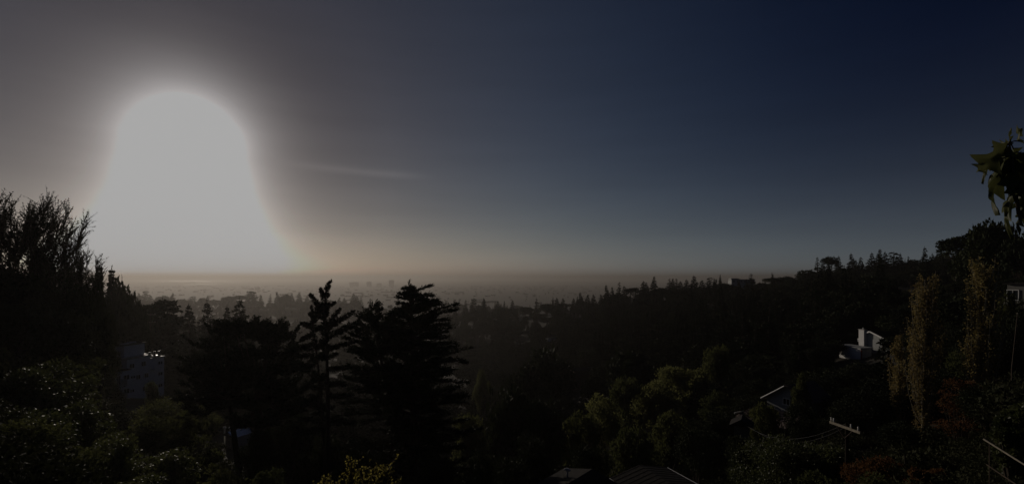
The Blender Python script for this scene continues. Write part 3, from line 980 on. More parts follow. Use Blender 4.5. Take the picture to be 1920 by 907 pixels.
def wood(name, label, n, pick, col, weights, size, rng, stretch=0.25):
    """a wood that reads as one mass: trees of a few kinds planted over the terrain"""
    X, Y = pick(n)
    me = bpy.data.meshes.new(name)
    me.vertices.add(n)
    me.vertices.foreach_set('co', np.stack([X, Y, ground(X, Y) - 0.3], 1).astype(np.float32).ravel())
    s = rng.uniform(*size, n)
    S = np.stack([s, s, s * rng.uniform(1 - stretch, 1 + stretch, n)], 1).astype(np.float32)
    T = np.stack([rng.normal(size=n) * 0.04, rng.normal(size=n) * 0.04, rng.uniform(0, 6.283, n)], 1).astype(np.float32)
    me.attributes.new('size', 'FLOAT_VECTOR', 'POINT').data.foreach_set('vector', S.ravel())
    me.attributes.new('turn', 'FLOAT_VECTOR', 'POINT').data.foreach_set('vector', T.ravel())
    me.attributes.new('pick', 'INT', 'POINT').data.foreach_set('value', rng.choice(len(weights), n, p=np.array(weights) / sum(weights)).astype(np.int32))
    o = tag(link(name, me), label, 'woodland', kind='stuff')
    if col.name not in NODES:
        NODES[col.name] = planting_nodes(col)
    o.modifiers.new('planting', 'NODES').node_group = NODES[col.name]
    return o


NODES = {}


def woods():
    rng = np.random.default_rng(99)
    skp = np.array([(s[0], s[1]) for s in sorted(SKYLINE)], float)

    def sample(px0, px1, y0, y1, sky=False, margin=12, hh=19):
        def pick(n):
            X, Y = [], []
            while len(X) < n:
                y = math.sqrt(rng.uniform(y0 * y0, y1 * y1))
                px = rng.uniform(px0, px1)
                x = (px - CX) / F * y
                z = gz(x, y)
                if any(abs(px - a) < 14 + 2500 / b and b - min(90 if b < 220 else 45, b * 0.3) < y < b + 9 for a, b in CLEAR):
                    continue
                if sky:
                    lim = np.interp(px, skp[:, 0], skp[:, 1]) + margin
                    if px > 1735:
                        lim = 470
                    if HY + (EYE - z - hh) * F / y < lim:
                        continue
                X.append(x)
                Y.append(y)
            return np.array(X), np.array(Y)
        return pick
    rk = np.random.default_rng(7)
    sh = [blob_geo(1.7, 0.95, 2.0, rk, clumps=22, per=60, L=0.2, W=0.12, clump_r=0.32, trunk_r=0.05) for _ in range(3)]
    lo = [blob_geo(0.8, 0.5, 1.0, rk, clumps=16, per=60, L=0.085, W=0.05, clump_r=0.34, trunk_r=0.03) for _ in range(2)]
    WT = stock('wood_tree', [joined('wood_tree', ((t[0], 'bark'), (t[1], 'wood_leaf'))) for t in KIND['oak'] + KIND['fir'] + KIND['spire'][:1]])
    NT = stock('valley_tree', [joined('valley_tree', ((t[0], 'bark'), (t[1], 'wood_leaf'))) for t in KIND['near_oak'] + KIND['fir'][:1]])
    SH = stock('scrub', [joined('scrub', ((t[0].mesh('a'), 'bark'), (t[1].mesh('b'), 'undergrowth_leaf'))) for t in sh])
    LO = stock('low_scrub', [joined('low_scrub', ((t[0].mesh('a'), 'bark'), (t[1].mesh('b'), 'undergrowth_leaf'))) for t in lo])
    mix = (3, 3, 3, 1.2, 1.2, 1.2, 1.0)
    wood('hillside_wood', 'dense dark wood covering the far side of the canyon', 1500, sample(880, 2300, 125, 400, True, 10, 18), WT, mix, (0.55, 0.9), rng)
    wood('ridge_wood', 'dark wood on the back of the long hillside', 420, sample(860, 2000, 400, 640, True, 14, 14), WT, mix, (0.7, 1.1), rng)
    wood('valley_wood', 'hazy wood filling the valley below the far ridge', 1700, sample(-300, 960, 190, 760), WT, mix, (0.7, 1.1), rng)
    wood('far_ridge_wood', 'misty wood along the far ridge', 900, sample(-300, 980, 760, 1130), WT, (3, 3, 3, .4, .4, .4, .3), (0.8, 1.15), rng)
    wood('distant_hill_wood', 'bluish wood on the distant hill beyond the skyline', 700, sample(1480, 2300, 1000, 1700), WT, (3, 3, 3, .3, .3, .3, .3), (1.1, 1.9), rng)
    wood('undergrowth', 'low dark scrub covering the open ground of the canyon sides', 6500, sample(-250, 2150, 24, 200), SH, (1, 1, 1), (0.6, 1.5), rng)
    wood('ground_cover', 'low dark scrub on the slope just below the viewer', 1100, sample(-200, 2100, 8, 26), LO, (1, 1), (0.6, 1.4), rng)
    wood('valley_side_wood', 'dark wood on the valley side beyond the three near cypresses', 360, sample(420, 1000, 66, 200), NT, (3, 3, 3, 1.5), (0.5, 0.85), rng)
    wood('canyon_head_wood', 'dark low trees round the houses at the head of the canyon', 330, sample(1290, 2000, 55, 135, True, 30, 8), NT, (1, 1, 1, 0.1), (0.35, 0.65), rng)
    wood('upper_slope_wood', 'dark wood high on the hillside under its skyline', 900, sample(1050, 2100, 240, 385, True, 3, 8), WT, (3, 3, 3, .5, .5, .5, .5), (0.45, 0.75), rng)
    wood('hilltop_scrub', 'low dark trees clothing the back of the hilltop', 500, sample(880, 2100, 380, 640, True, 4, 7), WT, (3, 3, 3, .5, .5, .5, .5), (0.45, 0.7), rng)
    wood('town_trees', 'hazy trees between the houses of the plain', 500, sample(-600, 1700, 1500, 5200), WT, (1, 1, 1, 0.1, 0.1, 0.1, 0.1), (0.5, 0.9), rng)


woods()

# ---------------------------------------------------------------- canyon trees
def canyon():
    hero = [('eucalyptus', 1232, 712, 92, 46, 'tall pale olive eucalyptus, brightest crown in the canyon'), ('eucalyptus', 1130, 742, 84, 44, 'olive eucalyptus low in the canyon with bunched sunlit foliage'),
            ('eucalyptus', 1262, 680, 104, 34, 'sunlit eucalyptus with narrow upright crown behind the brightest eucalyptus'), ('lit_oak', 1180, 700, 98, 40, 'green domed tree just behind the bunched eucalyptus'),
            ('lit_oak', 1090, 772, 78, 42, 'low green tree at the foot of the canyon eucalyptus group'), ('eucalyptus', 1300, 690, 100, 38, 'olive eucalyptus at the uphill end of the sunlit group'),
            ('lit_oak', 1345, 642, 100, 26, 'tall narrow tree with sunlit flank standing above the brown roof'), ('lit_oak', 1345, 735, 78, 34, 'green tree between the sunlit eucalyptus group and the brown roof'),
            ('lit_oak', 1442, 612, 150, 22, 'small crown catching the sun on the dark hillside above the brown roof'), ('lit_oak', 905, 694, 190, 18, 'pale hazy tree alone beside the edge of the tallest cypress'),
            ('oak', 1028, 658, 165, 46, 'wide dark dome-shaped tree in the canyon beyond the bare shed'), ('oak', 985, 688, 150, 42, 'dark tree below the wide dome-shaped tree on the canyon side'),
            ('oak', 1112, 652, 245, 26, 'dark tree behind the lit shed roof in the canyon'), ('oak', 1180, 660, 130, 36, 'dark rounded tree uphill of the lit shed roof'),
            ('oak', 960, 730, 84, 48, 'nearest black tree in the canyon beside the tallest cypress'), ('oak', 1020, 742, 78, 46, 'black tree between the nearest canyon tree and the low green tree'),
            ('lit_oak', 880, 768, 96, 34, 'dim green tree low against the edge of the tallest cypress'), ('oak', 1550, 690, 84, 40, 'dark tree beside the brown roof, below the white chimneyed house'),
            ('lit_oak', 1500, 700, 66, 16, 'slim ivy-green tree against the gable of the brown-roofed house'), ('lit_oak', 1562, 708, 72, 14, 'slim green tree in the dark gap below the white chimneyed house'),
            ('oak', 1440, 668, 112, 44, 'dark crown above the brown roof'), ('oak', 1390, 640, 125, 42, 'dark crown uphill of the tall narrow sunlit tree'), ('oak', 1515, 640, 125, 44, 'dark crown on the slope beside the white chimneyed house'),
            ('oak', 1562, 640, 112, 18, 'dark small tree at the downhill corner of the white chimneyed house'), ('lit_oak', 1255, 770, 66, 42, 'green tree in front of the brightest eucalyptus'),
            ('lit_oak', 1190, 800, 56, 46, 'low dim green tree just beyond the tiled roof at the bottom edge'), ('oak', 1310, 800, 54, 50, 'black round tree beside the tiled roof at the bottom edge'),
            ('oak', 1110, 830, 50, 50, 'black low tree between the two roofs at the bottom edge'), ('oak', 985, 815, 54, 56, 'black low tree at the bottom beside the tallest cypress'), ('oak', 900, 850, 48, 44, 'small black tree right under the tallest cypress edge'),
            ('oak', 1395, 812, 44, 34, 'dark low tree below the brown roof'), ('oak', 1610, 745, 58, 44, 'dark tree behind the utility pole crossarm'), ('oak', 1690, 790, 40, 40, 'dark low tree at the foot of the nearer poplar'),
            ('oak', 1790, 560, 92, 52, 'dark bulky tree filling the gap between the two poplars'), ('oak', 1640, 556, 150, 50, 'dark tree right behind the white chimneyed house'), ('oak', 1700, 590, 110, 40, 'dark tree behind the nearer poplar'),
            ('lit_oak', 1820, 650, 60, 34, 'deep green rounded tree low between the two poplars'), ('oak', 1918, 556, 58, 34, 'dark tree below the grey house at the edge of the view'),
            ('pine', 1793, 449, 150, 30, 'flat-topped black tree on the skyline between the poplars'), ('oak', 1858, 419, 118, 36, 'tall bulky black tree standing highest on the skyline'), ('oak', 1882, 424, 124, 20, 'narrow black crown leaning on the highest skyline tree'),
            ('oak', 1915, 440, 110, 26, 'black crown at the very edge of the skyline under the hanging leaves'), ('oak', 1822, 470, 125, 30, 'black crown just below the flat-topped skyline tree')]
    hero += [('oak', 545, 772, 58, 46, 'black round tree at the foot of the plume-like conifer'), ('oak', 600, 812, 50, 46, 'black low tree between the plume-like conifer and the tallest cypress'), ('oak', 480, 800, 50, 40, 'black low tree beside the leaning cypress trunks'),
             ('oak', 690, 842, 38, 60, 'black low tree in front of the tallest cypress'), ('oak', 800, 850, 38, 60, 'black low tree at the near foot of the tallest cypress'), ('oak', 1672, 652, 100, 12, 'small dark tree in front of the white gable wall'),
             ('lit_oak', 1432, 756, 56, 30, 'green tree screening the lower edge of the brown roof'), ('oak', 1500, 752, 52, 30, 'dark tree screening the near side of the brown roof'), ('lit_oak', 1890, 548, 64, 16, 'thin green tree in front of the grey house wall'),
             ('oak', 228, 562, 108, 24, 'dark tree just uphill behind the apartment block roof'), ('oak', 252, 584, 114, 20, 'dark tree right behind the apartment block roof'), ('oak', 190, 585, 100, 32, 'dark tree uphill of the apartment block, under the slope conifers'),
             ('oak', 234, 606, 106, 28, 'dark low tree against the back of the apartment block'), ('oak', 270, 604, 120, 14, 'dark tree at the far corner of the apartment block'), ('lit_oak', 205, 640, 88, 20, 'sun-flecked green tree overhanging the uphill end of the apartment block'),
             ('lit_oak', 284, 712, 84, 11, 'small green tree in front of the apartment block near its far corner'), ('lit_oak', 204, 690, 78, 12, 'small green tree in front of the apartment block at its uphill corner'),
             ('oak', 1720, 700, 70, 44, 'dark tree low behind the taller poplar'), ('oak', 1860, 740, 34, 50, 'dark tree behind the stair rail')]
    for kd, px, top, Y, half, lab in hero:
        put(kd, px, top, Y, half, lab, None, 4, 32)


canyon()

# ---------------------------------------------------------------- near slope at the sun side
def near_slope():
    rng = np.random.default_rng(123)
    tw = [(14, 332, 44, 70, 'tallest twiggy tree with bare upright shoots, at the top of the near slope'), (66, 362, 46, 62, 'second twiggy tree with fanned upright shoots, beside the tallest one'),
          (100, 408, 50, 40, 'smaller twiggy tree leaning out from the fanned one'), (150, 448, 54, 34, 'lowest twiggy tree, standing apart in front of the glare'), (-40, 350, 42, 60, 'twiggy tree cut off by the edge of the view')]
    for px, top, Y, half, lab in tw:
        x, y, z = base_of(px, Y)
        h = h_for(px, top, Y)
        g = twiggy_geo(h, half * 1.15 * Y / F, rng, limbs=20, twigs=48, leafn=13, L=0.15, W=0.08, tw_len=1.35, trunk_r=0.2)
        plant('twiggy_tree', lab, 'tree', x, y, g, 'bark', 'dark_oak_leaf')
    dk = [('oak', -30, 490, 40, 70), ('oak', 40, 512, 42, 60), ('oak', 75, 470, 47, 24), ('oak', 112, 522, 46, 46), ('oak', 150, 530, 50, 38), ('oak', 184, 520, 54, 26), ('oak', 222, 530, 112, 17), ('oak', 240, 545, 118, 16), ('oak', 205, 560, 104, 26), ('oak', 248, 566, 118, 18), ('oak', 262, 572, 128, 17),
          ('oak', 20, 560, 36, 70), ('oak', 100, 580, 40, 60), ('oak', 150, 600, 48, 42), ('fir', 229, 520, 118, 12), ('fir', 272, 582, 124, 15)]
    desc = ['at the top edge beneath the tallest twiggy tree', 'under the two tallest twiggy trees', 'showing as a solid lump inside the fanned twiggy tree', 'under the smaller twiggy tree', 'under the lowest twiggy tree', 'just past the lowest twiggy tree', 'stepping down behind the small conifer',
            'at the lower end of the slope skyline', 'below the small conifer', 'at the foot of the slope skyline', 'above the roof terrace of the apartment block', 'low in the shade at the edge of the view', 'low in the shade in the middle of the near slope', 'low in the shade uphill of the apartment block', '', '']
    for i, (kd, px, top, Y, half) in enumerate(dk):
        lab = f'dark round-topped tree {desc[i]}' if kd == 'oak' else ('pointed fir poking out at the lower end of the slope skyline' if i == 14 else 'ragged fir leaning over the poles beyond the apartment block')
        put(kd, px, top, Y, half * 1.1, lab, None, 4, 30)
    # leafy growth in front, catching stray light
    fg = [(30, 690, 26, 60, 'shrub_leaf'), (110, 660, 30, 60, 'shrub_leaf'), (150, 640, 40, 38, 'oak_leaf'), (60, 760, 20, 70, 'shrub_leaf'), (150, 745, 26, 60, 'shrub_leaf'), (215, 800, 24, 55, 'shrub_leaf'), (110, 830, 17, 70, 'oak_leaf'), (20, 850, 14, 70, 'oak_leaf'),
          (290, 770, 46, 46, 'oak_leaf'), (345, 760, 50, 40, 'oak_leaf'), (392, 838, 46, 40, 'oak_leaf'), (330, 830, 32, 60, 'shrub_leaf'), (410, 850, 28, 52, 'oak_leaf'), (255, 870, 18, 60, 'shrub_leaf'), (300, 752, 70, 55, 'oak_leaf'), (375, 748, 74, 36, 'oak_leaf')]
    where = ['high on the shaded slope at the edge of the view', 'halfway down the shaded slope', 'just uphill of the apartment block', 'in the shade at the edge of the view', 'below the apartment block on the uphill side', 'in front of the small roof edge', 'near the bottom corner', 'at the very bottom corner',
             'below the apartment block', 'between apartment block and leaning cypress trunks', 'beside the leaning cypress trunks', 'below the small pale roof', 'at the foot of the leaning cypress trunks', 'at the bottom, downhill of the corner shrubs', 'at the base of the apartment block', 'behind the leaning cypress trunks']
    for (px, top, Y, half, leaf), w in zip(fg, where):
        x, y, z = base_of(px, Y)
        h = max(1.6, EYE - (top - HY) * Y / F - z)
        rx = half * Y / F
        lf = np.clip(Y * 0.0052, 0.09, 0.3)
        g = blob_geo(rx, h * 0.49, h, rng, clumps=40, per=int(170), L=lf, W=lf * 0.55, clump_r=0.3, trunk_r=0.1)
        plant('leafy_shrub', f'leafy green shrub {w}', 'shrub', x, y, g, 'bark', leaf, None, 0, 0.2, 'foliage', 'stem')


near_slope()

# ---------------------------------------------------------------- poplars and plants close by
def poplars():
    rng = np.random.default_rng(64)
    for px, top, Y, st, rm, lab in ((1738, 468, 50, 160, 1.95, 'taller bare-stemmed poplar with yellow-brown autumn leaves, nearer the white house'), (1848, 434, 46, 140, 1.7, 'poplar with thin brown leaves in front of the highest skyline tree'),
                                    (1690, 590, 54, 40, 1.2, 'small sparse poplar at the side of the taller poplar, by the white house')):
        x, y, z = base_of(px - 8, Y)
        plant('poplar_tree', lab, 'tree', x, y, poplar_geo(h_for(px, top, Y), rng, stems=st, leafn=105, rmax=rm, L=0.19, W=0.15), 'pale_bark', 'poplar_leaf')
    bushes = [(512, 842, 22, 46, 'oak_leaf', 0.10, 'rounded dim bush alone at the foot of the plume-like conifer', 60, 260), (1470, 798, 34, 88, 'shrub_leaf', 0.15, 'wide domed green bush catching light below the brown roof', 80, 300), (1560, 818, 32, 50, 'shrub_leaf', 0.15, 'smaller green bush joined to the wide domed bush, under the crossarm', 50, 240),
              (1655, 846, 20, 62, 'red_leaf', 0.11, 'rust-red autumn bush at the foot of the taller poplar', 60, 240), (1745, 858, 18, 34, 'red_leaf', 0.10, 'small rust-red bush beside the larger red one', 40, 200), (1800, 690, 36, 40, 'red_leaf', 0.15, 'reddish-brown small tree beside the stair rail', 40, 130),
              (1400, 872, 17, 70, 'shrub_leaf', 0.09, 'low green bush along the bottom edge below the wide domed bush', 50, 240), (1540, 874, 15, 70, 'oak_leaf', 0.08, 'low dark bush along the bottom edge below the red bush', 50, 240), (1660, 885, 13, 60, 'oak_leaf', 0.07, 'low grassy green bush under the large red bush', 50, 220),
              (1905, 720, 11, 30, 'shrub_leaf', 0.07, 'tall ivy-like bush behind the stair rail at the edge of the view', 60, 200), (860, 862, 26, 30, 'oak_leaf', 0.11, 'small dim bush under the tallest cypress', 30, 160), (790, 880, 18, 22, 'yellow_leaf', 0.07, 'little sprig of yellow leaves under the tallest cypress', 12, 40)]
    for px, top, Y, half, leaf, lf, lab, cl, per in bushes:
        x, y, z = base_of(px, Y)
        h = max(1.2, EYE - (top - HY) * Y / F - z)
        rx = half * Y / F
        g = blob_geo(rx, h * 0.49, h, rng, clumps=cl, per=per, L=lf, W=lf * 0.6, clump_r=0.26, trunk_r=0.07)
        plant('leafy_bush', lab, 'bush', x, y, g, 'bark', leaf, None, 0, 0.15, 'foliage', 'stem')
    for px, top, w, lab in ((650, 862, 1.15, 'shrub with bright yellow-green leaves at the bottom edge below the plume-like conifer'), (712, 876, 0.6, 'smaller yellow-leaved shrub beside the larger one at the bottom edge')):
        x, y, z = base_of(px, 14.5)
        h = EYE - (top - HY) * 14.5 / F - z
        plant('yellow_shrub', lab, 'shrub', x, y, twiggy_geo(h - 0.12, w, rng, limbs=34, twigs=30, leafn=12, L=0.085, W=0.06, tw_len=0.45, trunk_r=0.04, upright=0.5), 'bark', 'yellow_leaf', None, 0, 0.1, 'foliage', 'stem')


poplars()

# ---------------------------------------------------------------- buildings
def bx(name, c, s, mat, parent, rz=0.0):
    g = Geo()
    g.box((0, 0, 0), s)
    return g.obj(name, MATS[mat], parent, False, c, (0, 0, rz))


def window(parent, c, w, h, axis, frame='white_paint'):
    """framed window on a wall; axis is the wall's outward normal in the building's own space: '-y', '+x' or '-x'"""
    g = Geo()
    t = 0.09
    for dx, dz, sx, sz in ((0, h / 2, w + t, t), (0, -h / 2, w + t * 2.4, t), (-w / 2, 0, t, h - t), (w / 2, 0, t, h - t), (0, 0, t * 0.6, h - t)):
        g.box((dx, -0.03, dz), (sx, 0.12, sz))
    rz = {'-y': 0.0, '+x': math.pi / 2, '-x': -math.pi / 2}[axis]
    o = g.obj('window', MATS[frame], parent, False, c, (0, 0, rz))
    p = Geo()
    p.box((0, 0.0, 0), (w - t, 0.03, h - t))
    p.obj('pane', MATS['window_glass'], o)
    return o


def prism(P, y0, y1):
    """profile in x,z pushed from y0 to y1, closed, as quads and degenerate-free fans"""
    n = len(P)
    V = [(x, y0, z) for x, z in P] + [(x, y1, z) for x, z in P]
    me_f = [tuple(range(n)), tuple(range(2 * n - 1, n - 1, -1))] + [((i + 1) % n, i, n + i, n + (i + 1) % n) for i in range(n)]
    return V, me_f


def poly_obj(name, V, Fs, mat, parent, loc=(0, 0, 0), rot=(0, 0, 0)):
    me = bpy.data.meshes.new(name)
    me.from_pydata(V, [], Fs)
    me.update()
    return link(name, me, parent, loc, rot, MATS[mat])


def apartment():
    x, y, z = base_of(214, 94)
    z = EYE - (748 - HY) * 94 / F
    r = empty('apartment_block', (x, y, z - 2.5), 'stepped white apartment block with balconies among trees on the near slope', 'building', None, math.radians(-12))
    bx('wall', (-3.0, 1.6, 3.9), (6.0, 3.2, 7.8), 'white_paint', r)
    bx('wall', (-4.2, 5.6, 4.9), (7.0, 5.0, 9.8), 'white_paint', r)
    bx('wall', (-4.9, 10.0, 4.5), (7.0, 3.9, 9.0), 'white_paint', r)
    bx('wall', (-5.0, 6.4, 11.2), (4.4, 4.4, 2.6), 'white_paint', r)
    bx('roof', (-3.0, 1.55, 7.9), (6.4, 3.5, 0.2), 'dark_roof', r)
    bx('roof', (-4.2, 5.6, 9.92), (7.4, 5.3, 0.22), 'grey_siding', r)
    bx('roof', (-4.9, 10.1, 9.1), (7.4, 4.0, 0.22), 'grey_siding', r)
    bx('roof', (-5.0, 6.4, 12.6), (4.9, 5.0, 0.2), 'dark_roof', r)
    bx('parapet_flashing', (-0.6, 5.6, 10.12), (0.22, 5.3, 0.14), 'glossy_flashing', r)
    bx('parapet_flashing', (-3.0, -0.1, 8.08), (6.4, 0.2, 0.12), 'glossy_flashing', r)
    for sx, sy, sz in ((-3.6, 4.9, 12.8), (-4.6, 7.2, 12.8), (-1.7, 7.4, 10.15), (-2.2, 10.6, 9.35)):
        k = bx('skylight', (sx, sy, sz), (1.0, 1.2, 0.3), 'white_paint', r)
        bx('pane', (0, 0, 0.17), (0.85, 1.05, 0.03), 'glossy_flashing', k)
    for zz in (3.4, 6.2):
        window(r, (-1.2, -0.03, zz), 1.5, 1.0, '-y')
        window(r, (-4.2, -0.03, zz), 1.4, 1.0, '-y')
        window(r, (0.03, 0.8, zz - 0.1), 0.8, 1.8, '+x')
        b = bx('balcony', (0.75, 2.3, zz - 0.9), (1.5, 1.7, 0.16), 'white_paint', r)
        bx('parapet', (0.7, 0, 0.5), (0.1, 1.7, 0.85), 'white_paint', b)
        bx('parapet', (-0.05, -0.8, 0.5), (1.38, 0.1, 0.85), 'white_paint', b)
        window(r, (0.03, 2.4, zz), 1.2, 1.4, '+x')
    for zz, ys in ((3.0, (4.1, 6.9)), (5.8, (4.3, 5.4, 7.2)), (8.4, (4.1, 6.6))):
        for yy in ys:
            window(r, (-0.67, yy, zz), 1.0, 1.0, '+x')
    for zz in (2.6, 5.2, 7.6):
        window(r, (-1.37, 11.0, zz), 1.1, 1.1, '+x')
        b = bx('balcony', (-0.65, 9.4, zz - 0.8), (1.4, 1.8, 0.16), 'white_paint', r)
        bx('parapet', (0.65, 0, 0.5), (0.1, 1.8, 0.85), 'white_paint', b)
    for yy in (8.4, 9.5, 10.6):
        bx('balcony_screen', (-1.2, yy, 9.9), (0.08, 0.6, 1.3), 'glossy_flashing', r)


def chimney_house():
    Y = 110
    x, y, _ = base_of(1628, Y)
    z = EYE - (649 - HY) * Y / F
    r = empty('white_house', (x, y, z), 'white gabled house with a broad chimney catching the sun on the dark hillside', 'house', None, math.radians(-80))
    r.scale = (0.86, 0.86, 0.86)
    P = [(-1.0, -3.5), (6.6, -3.5), (6.6, 2.1), (0.9, 4.1), (-1.0, 3.3)]
    V, Fs = prism(P, 0, 8)
    poly_obj('wall', V, Fs, 'grey_siding', r)  # grey rather than white: the gable wall's shade is put into its colour
    for (xa, za), (xb, zb) in (((0.9, 4.1), (7.3, 1.86)), ((0.9, 4.1), (-1.8, 2.96))):
        L = math.hypot(xb - xa, zb - za)
        nx, nz = -(zb - za) / L * np.sign(xb - xa), abs(xb - xa) / L
        V, Fs = prism([(xa, za + 0.03), (xb, zb + 0.03), (xb + nx * 0.2, zb + nz * 0.2), (xa + nx * 0.2, za + nz * 0.2)], -0.55, 8.5)
        rf = poly_obj('roof', V, Fs, 'dark_roof', r)
        V, Fs = prism([(xa, za - 0.16), (xb, zb - 0.16), (xb + nx * 0.22, zb + nz * 0.22), (xa + nx * 0.22, za + nz * 0.22)], -0.62, -0.552)
        poly_obj('bargeboard', V, Fs, 'white_paint', rf)
    c = bx('chimney', (-1.25, -0.45, 0.7), (1.6, 0.9, 7.4), 'white_paint', r)
    bx('chimney_cap', (0, 0, 3.75), (1.9, 1.1, 0.12), 'cream_stucco', c)
    bx('flue', (0.2, 0, 4.05), (0.3, 0.3, 0.5), 'grey_siding', c)
    window(r, (3.9, -0.03, 1.4), 0.9, 1.2, '-y')
    window(r, (5.4, -0.03, 1.2), 0.8, 0.9, '-y')
    bx('door_recess', (2.0, -0.03, 0.8), (2.6, 0.08, 2.6), 'grey_siding', r)  # flat panel, its grey standing for the shade in the recess
    e = bx('porch_wall', (-0.6, -3.6, -1.75), (6.6, 3.4, 3.4), 'white_paint', r)
    bx('porch_roof', (0, 0, 1.8), (7.2, 4.0, 0.18), 'grey_siding', e)
    bx('corner_post', (3.45, -1.6, -0.2), (0.24, 0.24, 3.0), 'red_trim', e)
    bx('vent_box', (-3.0, 0.6, 1.3), (0.9, 0.8, 0.9), 'white_paint', r)


def brown_house():
    Y = 68
    x, y, _ = base_of(1470, Y)
    z = EYE - (772 - HY) * Y / F
    r = empty('brown_roofed_house', (x, y, z), 'house with dull brown shingle roofs and a pale gutter pipe, half hidden by trees', 'house', None, math.radians(-62))
    P = [(-2.6, -5), (2.6, -5), (2.6, 2.2), (0.6, 3.9), (-2.6, 1.6)]
    V, Fs = prism(P, 0, 6)
    poly_obj('wall', V, Fs, 'grey_siding', r)
    for (xa, za), (xb, zb) in (((0.6, 3.9), (3.2, 1.7)), ((0.6, 3.9), (-3.2, 1.15))):
        L = math.hypot(xb - xa, zb - za)
        nx, nz = -(zb - za) / L * np.sign(xb - xa), abs(xb - xa) / L
        V, Fs = prism([(xa, za + 0.03), (xb, zb + 0.03), (xb + nx * 0.18, zb + nz * 0.18), (xa + nx * 0.18, za + nz * 0.18)], -0.45, 6.4)
        poly_obj('roof', V, Fs, 'brown_shingle', r)
    g = Geo()
    g.tube([(-3.2, -0.55, 1.35), (-1.2, -0.55, 2.75), (0.4, -0.55, 3.9)], 0.11, 8)
    g.obj('gutter_pipe', MATS['white_paint'], r, True)
    window(r, (0.4, -0.03, 1.6), 1.0, 0.9, '-y')
    V, Fs = prism([(-4.6, -0.2), (3.0, 0.1), (3.0, 0.28), (-4.6, -0.02)], -4.6, -0.1)
    poly_obj('porch_roof', V, Fs, 'brown_shingle', r, (0, 0, 0), (math.radians(14), 0, 0))
    bx('porch_wall', (-0.8, -2.0, -3.2), (6.8, 3.6, 4.4), 'dark_timber', r)
    bx('fascia', (-4.75, -2.4, -0.75), (0.12, 4.2, 0.2), 'white_paint', r)


def bottom_roofs():
    a = at(1198, 872, 37)
    r = empty('low_roofed_house', (a.x, a.y, a.z - 4.4), 'house with low dark ridged roof and white wall at the bottom edge', 'house', None, math.radians(-68))
    V, Fs = prism([(-2.0, 0), (2.0, 0), (2.0, 3.8), (0, 4.25), (-2.0, 3.8)], 0, 8)
    poly_obj('wall', [(v[1] + 0.4, v[0], v[2]) for v in V], Fs, 'white_paint', r)
    for s in (-1, 1):
        V, Fs = prism([(0, 4.32), (s * 2.7, 3.72), (s * 2.7, 3.86), (0, 4.46)], 0, 9)
        rf = poly_obj('roof', [(v[1], v[0], v[2]) for v in V], Fs, 'dark_roof', r)
        for k in range(19):
            V, Fs = prism([(0.02 * s, 4.45), (s * 2.68, 3.86), (s * 2.68, 3.885), (0.02 * s, 4.475)], 0.1 + k * 0.49, 0.15 + k * 0.49)
            poly_obj('seam', [(v[1], v[0], v[2]) for v in V], Fs, 'dark_roof', rf)
        V, Fs = prism([(s * 2.7, 3.70), (s * 2.82, 3.70), (s * 2.82, 3.84), (s * 2.7, 3.84)], 0, 9)
        poly_obj('gutter', [(v[1], v[0], v[2]) for v in V], Fs, 'white_paint', rf)
    window(r, (0.37, -0.3, 2.4), 1.0, 1.1, '-x')
    g = Geo()
    for k in range(3):
        g.box((1.2 + k * 2.4, -2.04, 2.3), (1.1, 0.06, 1.2))
    a = at(1078, 902, 33)
    r = empty('vented_roof_house', (a.x, a.y, a.z - 3.6), 'small black roof with a pale capped vent pipe at the bottom edge', 'house', None, math.radians(-40))
    bx('wall', (0, 0, 1.2), (4.4, 4.0, 4.0), 'dark_timber', r)
    for s in (-1, 1):
        V, Fs = prism([(0, 3.6), (s * 2.5, 3.0), (s * 2.5, 3.15), (0, 3.75)], -2.4, 2.4)
        poly_obj('roof', V, Fs, 'dark_roof', r)
    g = Geo()
    g.tube([(-0.9, 0.4, 3.2), (-0.9, 0.4, 4.05)], 0.07, 8)
    v = g.obj('vent_pipe', MATS['porcelain'], r, True)
    g = Geo()
    g.tube([(-1.15, 0.4, 4.02), (-0.9, 0.4, 4.12), (-0.65, 0.4, 4.06)], [0.07, 0.1, 0.07], 8)
    g.obj('vent_cap', MATS['porcelain'], v, True)


